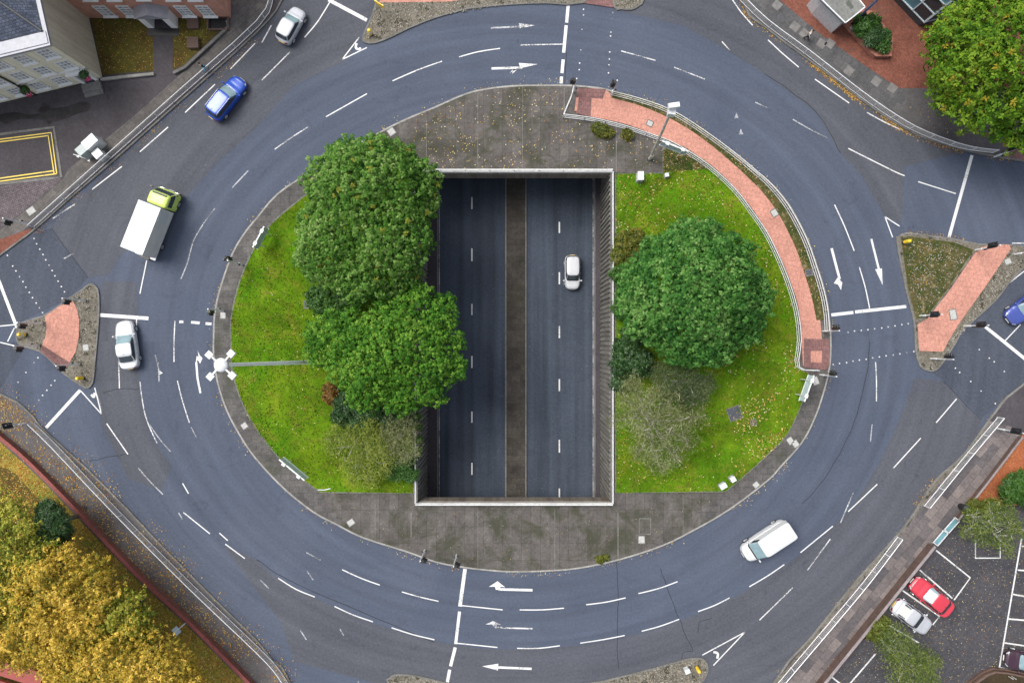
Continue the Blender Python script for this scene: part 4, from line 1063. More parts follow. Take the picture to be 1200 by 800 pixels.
# ---- roadside direction signs on the lawn edge (seen nearly edge-on)
M['sign_blue'] = m_plain('pale_blue_sign_back', (.42,.52,.56), .45, .1, .1, 4)
def dsign(label, a, b, z=1.7, h=1.1, n=2):
    p = W(*a,z+h/2); q = W(*b,z+h/2); c = (p+q)/2; d = q-p; d.z = 0; L_ = d.length
    t = thing('road_sign', label, 'road sign', (c.x,c.y,.12), math.atan2(d.y,d.x), 'road signs along the lawn edge')
    m = MB(); m.box((0,0,z),(L_,.05,h)); m.build('sign_panel', M['sign_blue'], t)
    for zz in (-h/2,h/2):
        m = MB(); m.box((0,0,z+zz+(.03 if zz>0 else -.03)),(L_+.06,.12,.055)); m.build('frame_rail', M['white_steel'], t)
    for s in (-.3,.3):
        m = MB(); m.tube([(L_*s,-.09,0),(L_*s,-.09,z+h/2+.08)],.045,8); m.build('post', M['galv_light'], t)
        m = MB(); m.box((L_*s,-.05,z+h/2+.13),(.34,.30,.10)); m.build('lamp', M['white_steel'], t)
dsign('road sign on posts at the edge of the left lawn near the upper left tree',(297,290),(310,266))
dsign('road sign on posts at the lower left edge of the left lawn',(328,538),(357,562))
dsign('road sign on posts at the right lawn edge below the pink landing',(953,440),(942,470))
dsign('road sign on posts between the inner ramp railing and the weedy verge',(776,166),(806,178))
t = thing('fallen_pole', 'thin white pole lying at the lower corner of the left lawn', 'pole', (*W2(381,572.5),.22))
m = MB(); m.tube([(*W2(374,573),.22),(*W2(381,573.2),.24),(*W2(388,571.5),.23)],.05,6); m.build('pole', M['white_steel'], t, True)
m = MB(); m.sphere((*W2(374,573),.23),.07,8,6); m.build('end_cap', M['galv'], t, True)
def sbox(label, px, py, a, sx=.55, sy=.45, h=.9, mat='cab_white', z0=.19, name='utility_cabinet'):
    c = W(px,py,h); t = thing(name, label, 'cabinet', (c.x,c.y,z0), R(a))
    m = MB(); m.box((0,0,h/2),(sx,sy,h-.04)); m.build('cabinet_body', M[mat], t)
    m = MB(); m.box((0,0,h+.02),(sx+.06,sy+.06,.06)); m.build('lid', M[mat], t)
    m = MB()
    m.box((0,-sy/2-.008,h/2),(.012,.012,h*.8)); m.box((sx*.2,-sy/2-.01,h*.55),(.03,.018,.12)); m.build('door_handle', M['dark_metal'], t)
    m = MB(); m.box((0,0,-.03),(sx+.16,sy+.16,.08)); m.build('base', M['kerb'], t)
sbox('small white cabinet at the top edge of the right lawn',750.5,206.5,0,.5,.75,.9,'cab_white')
sbox('tiny white box at the top edge of the right lawn, right of the cabinet',781,205.5,10,.3,.3,.4,'white_steel',name='utility_box')
sbox('white box on the lower edge of the right lawn, the left of a pair',847,569,30,.6,.42,.5,'white_steel',name='utility_box')
sbox('white box on the lower edge of the right lawn, the right of a pair',858.5,561,30,.42,.42,.5,'white_steel',name='utility_box')
sbox('pale grey green cabinet with a dark gap beside it, near the guard rail',98.5,174,42,1.35,.75,1.35,'grey_cab',.12)
sbox('white topped cabinet, uppermost of the three near the guard rail',106,166.5,42,1.3,.85,1.45,'cab_white',.12)
sbox('small pale cabinet nearest the upper left guard rail in the cluster',115,180.5,42,.75,.7,1.0,'cab_white',.12)
t = thing('cycle_stand', 'bent white metal hoop standing below the grey cabinets', 'cycle stand', (*W2(99,186),.12), R(-20))
m = MB(); m.tube([(-.55,0,0),(-.55,0,.7),(-.4,0,.8),(.4,0,.8),(.55,0,.7),(.55,0,0)],.04,8); m.build('hoop', M['white_steel'], t)
m = MB(); m.box((-.55,0,.012),(.2,.2,.025)); m.box((.55,0,.012),(.2,.2,.025)); m.build('foot_plate', M['galv'], t)
# ---- access covers
def cover(label, px, py, a, sx, sy, mat, z0=.125, frame=True):
    c = W(px,py); t = thing('access_cover', label, 'access cover', (c.x,c.y,z0), R(a))
    m = MB(); m.box((0,0,.012),(sx,sy,.022)); m.build('cover_plate', M[mat], t)
    m = MB()
    for s in (-1,1): m.box((s*(sx/2+.04),0,.010),(.07,sy+.15,.019)); m.box((0,s*(sy/2+.04),.010),(sx,.07,.019))
    m.build('frame', M['kerb'], t)
cover('pale concrete slab cover on the top paving beside the upper left tree',459,155,35,.6,.6,'cover_pale')
cover('grey cover with a pale rim in the upper part of the pink path',761,145.5,-25,.5,.45,'cover_pale',.20)
cover('grey cover with a pale rim in the middle of the pink path',906.5,250,30,.5,.6,'cover_pale',.20)
cover('dark iron cover in the lower half of the pink path',947,319.5,8,.55,.5,'cover',.20)
cover('large dark iron cover in the right lawn',860,484,20,1.15,1.15,'cover',.195)
cover('small dark iron cover in the right lawn, beside the large one',882,494.5,15,.45,.45,'cover',.195)
cover('small dark iron cover in the left lawn beside the lower tree',360,357,5,.4,.6,'cover',.195)
cover('white framed cover in the bottom paving of the central island',755.5,616,0,1.0,1.4,'slab_c')
cover('pale slab directly below the white framed cover',751.5,631.5,0,.55,.65,'cover_pale')
cover('white cover in the footway left of the left lawn, below the tall mast',287,498.5,35,.5,.5,'cover_pale')
cover('white cover in the footway left of the left lawn, above the tall mast',262,369.5,0,.45,.55,'cover_pale')
cover('white cover at the kerb in the pebbles of the left island',101.5,407,5,.5,.55,'cover_pale',.125)
cover('white cover on the upper left footway beside the guard rail end',37.5,247.5,35,.75,.6,'cover_pale')
cover('iron cover in the pink path of the right island',1115.5,368.5,10,.55,.9,'cover_pale',.162)
cover('white cover in the gravel of the right island',1180,306.5,20,.55,.5,'cover_pale',.125)
cover('larger white cover of a pair in the island footway, nearer the lawn',925.5,516,35,.5,.6,'cover_pale')
cover('smaller white cover of a pair in the island footway, nearer the kerb',931.5,519.5,35,.5,.6,'cover_pale')
cover('pale cover in the right footway of the central island, below the landing',955,446,20,.5,.7,'cover_pale')
cover('white cover at the bottom left kerb of the central island',411.5,611.5,35,.6,.5,'cover_pale')
cover('pale cover in the lower right footway near the white boxes',885.5,567.5,40,.5,.45,'cover_pale')
# ---- camera mast and high mast lamp
b = W(761.5,186,.12); topv = W(788,126,12.2)
t = thing('camera_mast', 'tall brown grey camera mast leaning over the pink path', 'camera mast', b)
dx, dy = topv.x-b.x, topv.y-b.y
m = MB(); m.tube([(0,0,0),(0,0,1.2),(dx*.1,dy*.1,1.3),(dx*.9,dy*.9,11.4)],[.17,.16,.13,.10],12); m.build('column', M['bark_pale'], t)
m = MB(); m.box((dx*.9,dy*.9,11.5),(.55,.75,.7),R(-8)); m.build('equipment_box', M['cab_white'], t)
m = MB(); m.tube([(dx*.92,dy*.92,11.8),(dx*.98,dy*.98,12.1)],.06,8); m.box((dx*.98+.05,dy*.98+.1,12.25),(.85,.36,.34),R(8)); m.build('camera', M['white_steel'], t)
m = MB(); m.box((0,0,.0),(.45,.45,.06)); m.build('base_plate', M['black'], t)
b = W(369,424,.19); zt = 20.6; topv = W(260.5,427.5,zt)
t = thing('high_mast_lamp', 'tall white lighting mast with four square lamps rising from the left lawn', 'lamp post', b)
dx, dy = topv.x-b.x, topv.y-b.y
m = MB(); m.tube([(0,0,0),(dx*.5,dy*.5,zt*.5),(dx,dy,zt-.2)],[.19,.15,.11],14); m.build('column', M['mast_white'], t)
m = MB(); m.lathe((dx,dy,zt),[(.12,-.35),(.42,-.25),(.47,0),(.40,.12),(.15,.2)],20); m.build('lamp_hub', M['white_steel'], t, smooth=True)
for k in range(4):
    a = R(45+90*k+3); e = (dx+1.0*math.cos(a),dy+1.0*math.sin(a))
    m = MB(); m.bar((dx+.40*math.cos(a),dy+.40*math.sin(a),zt),(dx+.8*math.cos(a),dy+.8*math.sin(a),zt),.10,.10); ar = m.build('arm', M['galv_light'], t)
    m = MB(); m.box((e[0],e[1],zt),(.42,.42,.2),a); m.build('lantern', M['white_steel'], ar)
b = W(220.5,727,.12); t = thing('sign_post', 'small grey post with a flat blue plate at the red park wall', 'sign post', b, R(40))
m = MB(); m.tube([(0,0,0),(-.02,0,2.7)],[.06,.05],8); m.build('post', M['galv_light'], t)
m = MB(); m.box((-.05,.0,2.2),(.06,.7,.9)); m.build('sign_plate', M['sign_blue'], t)
# ============================================================ VEHICLES
def car_paint(name, c, metal=0.0, rough=.32, coat=1.0):
    t = NT(name); f = t.noise(t.objc(), 1.5, 5, .7)
    col = t.mix(f, tuple(x*.86 for x in c), tuple(min(1,x*1.08) for x in c))
    g = t.ramp(t.noise(t.objc(), 9, 5, .8), [(.3,rough-.06),(.7,rough+.12)])
    return t.done(col, g, metal, coat*.5)
M['tyre'] = m_plain('tyre_rubber', (.02,.02,.021), .8, 0, .2, 9)
M['rim'] = m_plain('alloy_rim', (.50,.51,.52), .35, .7, .15, 9)
M['car_glass'] = m_glass('car_window_glass', (.022,.03,.036), .04)
M['screen_glass'] = m_glass('windscreen_glass', (.14,.21,.23), .05)
M['trim'] = m_plain('black_trim', (.014,.014,.016), .5, 0, .2, 8)
M['headlamp'] = m_plain('clear_headlamp', (.55,.58,.6), .12, .3, .1, 8)
M['taillamp'] = m_plain('red_tail_lamp', (.28,.012,.012), .2, 0, .1, 8)
M['plate_y'] = m_plain('yellow_plate', (.70,.48,.03), .5, 0, .05, 8)
M['plate_w'] = m_plain('white_plate', (.72,.72,.70), .5, 0, .05, 8)

def sgnpow(v, e): return math.copysign(abs(v)**e, v)
def interp(x, pts):
    for (x0,y0),(x1,y1) in zip(pts, pts[1:]):
        if x <= x1:
            f = (x-x0)/(x1-x0) if x1 > x0 else 0; f = max(0,min(1,f)); f = f*f*(3-2*f)
            return y0+(y1-y0)*f
    return pts[-1][1]

def make_car(label, cat, L, Wd, Ht, cowl, roof_f, roof_r, tail, belt, nose, deck, paint, loc, ang, name='car', group=None, side_glass=True, roofcol=None,
             glass_sides=((47,134),), sides_front=None, wheel_r=.31, roof_rails=False, rear_glass=True, boxy=5.0, roof_w=.80, roof_ribs=False, aerial=True, screen='screen_glass'):
    """cowl, roof_f, roof_r, tail: x positions of the glasshouse as fractions of L (front +)"""
    t = thing(name, label, cat, loc, ang, group)
    hl = L/2
    def wplan(x):
        a = abs(x)/hl; p = 7.0 if x > 0 else 9.0
        return Wd/2*max(0.0,(1-min(1,a)**p))**(.36)*(1-.05*max(0,x/hl)**2)
    ztp = [(-hl, deck-.30),(-hl*.97, deck-.04),(-hl*.90, deck),(tail*L, belt),(0, belt),(cowl*L, belt),(hl*.62, (belt*.45+nose*.55)),(hl*.90, nose),(hl*.97, nose-.12),(hl, nose-.28)]
    zbp = [(-hl,.36),(-hl*.93,.24),(0,.20),(hl*.93,.22),(hl,.34)]
    prof = [(0,1.0,.025),(.35,1.0,.02),(.66,1.0,.005),(.86,1.0,-.03),(.955,1.0,-.085),(.99,.80,0),(1.0,.55,0),(1.0,.32,0),(.975,.12,0),(.90,0,0),(0,0,0)]
    def P(x, i):
        f, zf, dz = prof[i]; w = wplan(x); zt = interp(x, ztp); zb = interp(x, zbp)
        k = min(1.0, w/(Wd*.4)); z = zb+(zt-zb)*zf+dz*k
        return (x, w*f, z)
    NS = 44; xs = [-hl*math.cos(PI*i/(NS-1)) for i in range(NS)]
    m = MB(); n = len(prof); vs = []
    for x in xs:
        row = [P(x,i) for i in range(n)]
        full = row + [(a,-b,c) for a,b,c in reversed(row[1:-1])]
        vs += full
    nn = 2*n-2; fs = []
    for s in range(NS-1):
        for i in range(nn): fs.append((s*nn+i, s*nn+(i+1)%nn, (s+1)*nn+(i+1)%nn, (s+1)*nn+i))
    m.add(vs, [tuple(reversed(f)) for f in fs])
    # glasshouse
    NR = 72
    th = [2*PI*i/NR for i in range(NR)]
    bw0, bw1 = Wd/2*.93, Wd/2*roof_w
    def ring(u, grow=0.0):
        uu = min(1,u); xf = (cowl+(roof_f-cowl)*uu)*L; xr = (tail+(roof_r-tail)*uu)*L; w = bw0+(bw1-bw0)*uu**1.25; z = belt-.05+(Ht-.06-belt+.05)*uu
        if u > 1:
            k = u-1     # 0..1 roof crown
            xf -= .10*L*k**1.5; xr += .08*L*k**1.5; w *= 1-.62*k**1.3; z = Ht-.06+.06*math.sin(k*PI/2)
        cx = (xf+xr)/2; ax = (xf-xr)/2+grow; ay = w+grow
        return [(cx+ax*sgnpow(math.cos(a),2/boxy), ay*sgnpow(math.sin(a),2/boxy), z+grow*.2) for a in th]
    us = [0,.25,.5,.75,.93,1.0,1.12,1.3,1.6,2.0]
    vs = [p for u in us for p in ring(u)]; fs = []
    for k in range(len(us)-1):
        for i in range(NR): fs.append((k*NR+i, k*NR+(i+1)%NR, (k+1)*NR+(i+1)%NR, (k+1)*NR+i))
    fs.append(tuple((len(us)-1)*NR+i for i in range(NR)))
    m.add(vs, fs, 1 if roofcol else 0)
    m.build('body', [M[paint], M[roofcol or paint]], t, smooth=True)
    def patch(nm, a0, a1, u0, u1, mat, grow=.012, parent=None, nu=5):
        i0, i1 = int(round(a0/360*NR)), int(round(a1/360*NR)); g = MB(); vs = []; fs = []
        rows = [ring(u0+(u1-u0)*k/nu, grow) for k in range(nu+1)]; c = i1-i0+1
        for r_ in rows: vs += [r_[i % NR] for i in range(i0,i1+1)]
        for k in range(nu):
            for i in range(c-1): fs.append((k*c+i,k*c+i+1,(k+1)*c+i+1,(k+1)*c+i))
        g.add(vs, fs); return g.build(nm, M[mat], parent or t, smooth=True)
    patch('windscreen', -40, 40, .14, .95, screen)
    patch('wiper_cowl', -42, 42, .01, .13, 'trim', .016)
    if rear_glass: patch('rear_window', 143, 217, .30, .92, 'car_glass' if screen=='screen_glass' else screen)
    rngs = sides_front or glass_sides
    for a, b in rngs:
        patch('side_window', a, b, .20, .90, 'car_glass'); patch('side_window', 360-b, 360-a, .20, .90, 'car_glass')
    # lamps, bumper trim and plates follow the body surface
    def bpatch(nm, xa, xb, ia, ib, mat, g=.008, sides=(1,-1), k=5):
        for s in sides:
            q = MB(); vs = []; fs = []
            for a in range(k+1):
                x = xa+(xb-xa)*a/k
                for b in range(ib-ia+1):
                    p = P(x, ia+b); vs.append((p[0]+g*(1 if xa>0 else -1)*.6, (p[1]+g)*s, p[2]+g))
            c = ib-ia+1
            for a in range(k):
                for b in range(c-1):
                    f = (a*c+b,a*c+b+1,(a+1)*c+b+1,(a+1)*c+b); fs.append(f if s < 0 else tuple(reversed(f)))
            q.add(vs, fs); q.build(nm, M[mat], t, smooth=True)
    bpatch('headlight', hl*.86, hl*.965, 3, 5, 'headlamp'); bpatch('tail_light', -hl*.93, -hl*.985, 3, 6, 'taillamp')
    m = MB(); m.box((hl*.985,0,nose-.22),(.06,Wd*.5,.12)); m.build('grille', M['trim'], t)
    m = MB(); m.box((hl+.008,0,.45),(.02,.52,.11)); m.build('number_plate', M['plate_w'], t)
    m = MB(); m.box((-hl-.01,0,.62),(.03,.52,.12)); m.build('number_plate', M['plate_y'], t)
    for s in (1,-1):
        g = MB(); xm = (cowl-.03)*L
        g.sphere((xm, s*(Wd/2+.10), belt+.06),(.085,.115,.075),10,7); g.bar((xm,s*(Wd/2-.09),belt),(xm,s*(Wd/2+.05),belt+.04),.05,.05); g.build('wing_mirror', M[paint], t, smooth=True)
    for xw in (.305*L, -.295*L):
        for s in (1,-1):
            g = MB(); y = s*(Wd/2-.10)
            g.lathe((xw,y,wheel_r),[(wheel_r*.66,-.095),(wheel_r*.94,-.10),(wheel_r,-.07),(wheel_r,.07),(wheel_r*.94,.115),(wheel_r*.66,.105)],22,axis='y')
            w_ = g.build('wheel', M['tyre'], t)
            g = MB(); yy = s*.11
            g.lathe((xw,y,wheel_r),[(wheel_r*.64,yy),(wheel_r*.5,yy+.012*s),(wheel_r*.18,yy+.022*s)],18,axis='y')
            for k in range(5):
                a = 2*PI*k/5; g.bar((xw,y+yy+s*.02,wheel_r),(xw+wheel_r*.6*math.cos(a),y+yy+s*.016,wheel_r+wheel_r*.6*math.sin(a)),.06,.02)
            g.build('rim', M['rim'], w_)
    # shut lines of bonnet and doors
    for s in (1,-1):
        pts = [P(x,3) for x in np.linspace(cowl*L+.02, hl*.86, 9)]; g = MB(); g.tube([(p[0],p[1]*s,p[2]+.004) for p in pts], .008, 4); g.build('bonnet_gap', M['trim'], t)
        for x in (cowl*L-.10, .0, -.19*L):
            pts = [P(x,i) for i in (4,5,6,7)]; g = MB(); g.tube([(p[0],(p[1]+.003)*s,p[2]) for p in pts], .007, 4); g.build('door_gap', M['trim'], t)
    pts = [P(hl*.86,i) for i in (3,2,1,0)]; pts = [(a,-b,c) for a,b,c in pts]+[(a,b,c) for a,b,c in reversed(pts[:-1])]
    g = MB(); g.tube([(p[0],p[1],p[2]+.004) for p in pts],.007,4); g.build('bonnet_gap', M['trim'], t)
    for s in (1,-1):
        for x in (.03*L,-.16*L):
            g = MB(); g.box((x,s*(wplan(x)+.012),belt-.14),(.16,.025,.03)); g.build('door_handle', M[paint], t)
    if roof_rails:
        for s in (1,-1):
            g = MB(); g.tube([(roof_f*L*.8, s*bw1*.95, Ht-.05),(roof_f*L*.6, s*bw1*.95, Ht+.02),(roof_r*L*.9, s*bw1*.95, Ht+.02),(roof_r*L*.97, s*bw1*.95, Ht-.05)],.02,6); g.build('roof_rail', M['galv'], t)
    if roof_ribs:
        for s in (-.55,-.18,.18,.55):
            g = MB(); g.box(((roof_f+roof_r)/2*L, s*bw1, Ht-.004),((roof_f-roof_r)*L*.74,.06,.03)); g.build('roof_rib', M['galv_light'], t)
    if aerial:
        g = MB(); g.tube([(roof_r*L*.85,0,Ht-.01),(roof_r*L*.85-.12,0,Ht+.16)],.012,5); g.build('aerial', M['trim'], t)
    return t

M['paint_silver'] = car_paint('silver_white_paint', (.44,.45,.48), .15)
M['paint_white'] = car_paint('white_car_paint', (.50,.51,.53))
M['paint_van'] = car_paint('white_van_paint', (.52,.53,.53), 0, .45, .4)
M['paint_blue'] = car_paint('bright_blue_paint', (.006,.055,.36), .1)
M['paint_blue2'] = car_paint('violet_blue_paint', (.045,.07,.28), .15)
M['paint_red'] = car_paint('red_car_paint', (.46,.03,.05))
M['paint_plum'] = car_paint('dark_plum_paint', (.035,.012,.025), .1)
def at(px, py, z=.7, zg=0.010):
    p = W(px,py,z); return (p.x,p.y,zg)
make_car('small silver hatchback heading off the roundabout at the upper left','car',3.62,1.64,1.47,.24,.045,-.37,-.475,.93,.74,.90,'paint_silver',at(340.5,29.5),R(60.8))
make_car('bright blue estate car between the dashed lines at the upper left','car',4.70,1.80,1.50,.235,.055,-.40,-.475,.95,.76,.92,'paint_blue',at(265,115),R(51.8),roof_rails=True,glass_sides=((46,138),))
make_car('white saloon car waiting beside the left island at the stop line','car',4.62,1.80,1.44,.225,.02,-.22,-.41,.93,.74,.95,'paint_white',at(148.5,404),R(97.8))
make_car('small white hatchback on the sunken road through the middle','car',3.62,1.60,1.50,.28,.10,-.42,-.48,.95,.80,.90,'paint_white',(*W2(670.8,319,U+.7),U+.012),R(-90),screen='car_glass')
make_car('red saloon car parked nose to the wall in the car park','car',4.55,1.78,1.42,.20,.01,-.26,-.41,.92,.72,.94,'paint_red',at(1091,698.5,.7,.135),R(139.9))
make_car('silver white coupe parked under the birch beside the red car','car',4.15,1.74,1.40,.22,.04,-.20,-.42,.92,.76,.86,'paint_silver',at(1068,722,.7,.135),R(-36.5),screen='car_glass')
make_car('violet blue car entering from the right edge of the view','car',4.4,1.80,1.48,.235,.045,-.38,-.47,.94,.78,.92,'paint_blue2',at(1204,359),R(217))
make_car('dark plum car parked in the bay at the lower right corner','car',4.2,1.78,1.52,.25,.12,-.40,-.475,.95,.80,.92,'paint_plum',at(1203,774,.7,.135),R(172.6))
make_car('white panel van on the lower right of the roundabout','van',5.15,1.94,1.96,.345,.175,-.475,-.494,1.14,.95,1.14,'paint_van',at(899,634,.9),R(213.2),name='panel_van',sides_front=((44,80),),rear_glass=False,boxy=11.0,roof_w=.92,roof_ribs=True,wheel_r=.33,aerial=False)

# ---- lime cabbed box truck
tl = at(190,268,1.2); ta = R(68.5)
M['lime'] = car_paint('lime_cab_paint', (.50,.64,.14), 0, .4, .4)
M['box_w'] = m_plain('white_box_panels', (.52,.52,.505), .55, 0, .12, .8)
M['box_g'] = m_plain('grey_box_hatch', (.45,.48,.49), .5, 0, .08, 3)
t = thing('box_truck', 'white box truck with a lime green cab at the left of the roundabout', 'truck', (*W2(187,270),.010), ta)
BL, BW, BT, BB = 4.55, 2.16, 3.15, .78
m = MB(); x0, x1 = -BL/2-.25, BL/2-.25
m.prism([(x0,-BW/2),(x1,-BW/2),(x1,BW/2),(x0,BW/2)],BB,BT,0,(),True); m.build('box_body', M['box_w'], t)
for s in (1,-1):
    m = MB(); m.bar((x0,s*(BW/2-.03),BT+.012),(x1,s*(BW/2-.03),BT+.012),.07,.03); m.build('roof_trim', M['cab_white'], t)
    m = MB(); m.bar((x0,s*(BW/2+.006),BB+.05),(x1,s*(BW/2+.006),BB+.05),.02,.1); m.build('side_trim', M['galv'], t)
for xx in np.linspace(x0+.62,x1-.5,4):
    m = MB(); m.bar((xx,-BW/2+.07,BT+.006),(xx,BW/2-.07,BT+.006),.03,.012); m.build('roof_seam', M['galv_light'], t)
for xx in (x0+.03, x1-.03):
    m = MB(); m.bar((xx,-BW/2,BT+.014),(xx,BW/2,BT+.014),.07,.03); m.build('roof_trim', M['cab_white'], t)
m = MB(); m.box((x1-.75,-BW/2-.02,2.25),(1.05,.04,1.35)); m.build('side_hatch', M['box_g'], t)
m = MB(); m.box((x0-.02,-.52,1.95),(.03,1.0,2.2)); m.box((x0-.02,.52,1.95),(.03,1.0,2.2)); m.build('rear_doors', M['box_w'], t)
m = MB(); m.box((x0-.12,0,.62),(.3,2.0,.09)); m.build('rear_step', M['galv'], t)
m = MB(); m.box((-.1,0,.62),(5.7,.9,.22)); m.build('chassis', M['black'], t)
# cab
def cab_ring(z, xf, xr, w):
    return [((xf+xr)/2+(xf-xr)/2*sgnpow(math.cos(a),2/6.5), w*sgnpow(math.sin(a),2/6.5), z) for a in [2*PI*i/64 for i in range(64)]]
cr = x1+.07; cf = cr+1.78
rs = [(.42,cf-.05,cr,1.03),(.7,cf,cr,1.06),(1.2,cf-.02,cr,1.06),(1.32,cf-.10,cr,1.05),(2.05,cf-.52,cr,.96),(2.2,cf-.60,cr+.02,.93),(2.27,cf-.72,cr+.1,.82),(2.29,cf-1.0,cr+.3,.5)]
m = MB(); vs = [p for r_ in rs for p in cab_ring(*r_)]; fs = []
for k in range(len(rs)-1):
    for i in range(64): fs.append((k*64+i,k*64+(i+1)%64,(k+1)*64+(i+1)%64,(k+1)*64+i))
fs.append(tuple((len(rs)-1)*64+i for i in range(64)))
m.add(vs, fs); cab = m.build('cab', M['lime'], t, smooth=True)
def cpatch(nm, a0, a1, u0, u1, mat):
    i0, i1 = int(a0/360*64), int(a1/360*64); g = MB(); vs = []; fs = []; c = i1-i0+1
    for k in range(4):
        u = u0+(u1-u0)*k/3; z = 1.32+(2.05-1.32)*u
        r_ = cab_ring(z, cf-.10-.42*u+.012, cr-.012, .1*0+1.05-.09*u+.012); vs += [r_[i % 64] for i in range(i0,i1+1)]
    for k in range(3):
        for i in range(c-1): fs.append((k*c+i,k*c+i+1,(k+1)*c+i+1,(k+1)*c+i))
    g.add(vs,fs); g.build(nm, M[mat], cab, smooth=True)
cpatch('windscreen',-38,38,.1,.92,'car_glass'); cpatch('side_window',50,105,.12,.9,'car_glass'); cpatch('side_window',255,310,.12,.9,'car_glass')
m = MB(); m.box((cf-.66,0,2.28),(.16,1.35,.09)); m.build('light_bar', M['trim'], cab)
for s in (1,-1):
    m = MB(); m.box((cf-.25,s*1.22,1.72),(.10,.20,.36)); m.bar((cf-.3,s*.97,1.8),(cf-.27,s*1.14,1.8),.04,.04); m.build('wing_mirror', M['black'], t)
    m = MB(); m.box((cf-.01,s*.72,.85),(.06,.34,.2)); m.build('headlight', M['headlamp'], cab)
m = MB(); m.box((cf+.0,0,.55),(.14,1.9,.26)); m.build('bumper', M['black'], t)
m = MB(); m.box((cf+.08,0,.55),(.02,.52,.11)); m.build('number_plate', M['plate_w'], t)
for xw in (cr+.85, x0+1.15):
    for s in (1,-1):
        g = MB(); y = s*.93; r_ = .37
        g.lathe((xw,y,r_),[(r_*.62,-.12),(r_*.95,-.125),(r_,-.09),(r_,.09),(r_*.95,.125),(r_*.62,.12)],22,axis='y'); w_ = g.build('wheel', M['tyre'], t)
        g = MB(); g.lathe((xw,y,r_),[(r_*.6,.125*s),(r_*.45,.10*s),(r_*.2,.135*s)],16,axis='y'); g.build('rim', M['rim'], w_)
# ============================================================ TREES, SHRUBS, LEAVES
def mesh_np(name, V, F, mat, parent=None, clump=None, off=(0,0,0), smooth=False):
    me = bpy.data.meshes.new(name); V = np.asarray(V, np.float32) - np.asarray(off, np.float32)
    nf, k = F.shape
    me.vertices.add(len(V)); me.vertices.foreach_set('co', V.ravel())
    me.loops.add(nf*k); me.loops.foreach_set('vertex_index', F.astype(np.int32).ravel())
    me.polygons.add(nf); me.polygons.foreach_set('loop_start', np.arange(nf, dtype=np.int32)*k)
    try: me.polygons.foreach_set('loop_total', np.full(nf, k, np.int32))
    except Exception: pass
    me.materials.append(mat)
    if clump is not None:
        a = me.attributes.new('clump', 'FLOAT', 'FACE'); a.data.foreach_set('value', clump.astype(np.float32))
    me.update(calc_edges=True); me.validate()
    o = bpy.data.objects.new(name, me); COL.objects.link(o)
    if parent: o.parent = parent
    return o
def norm(a): return a/np.maximum(1e-9, np.linalg.norm(a, axis=-1, keepdims=True))

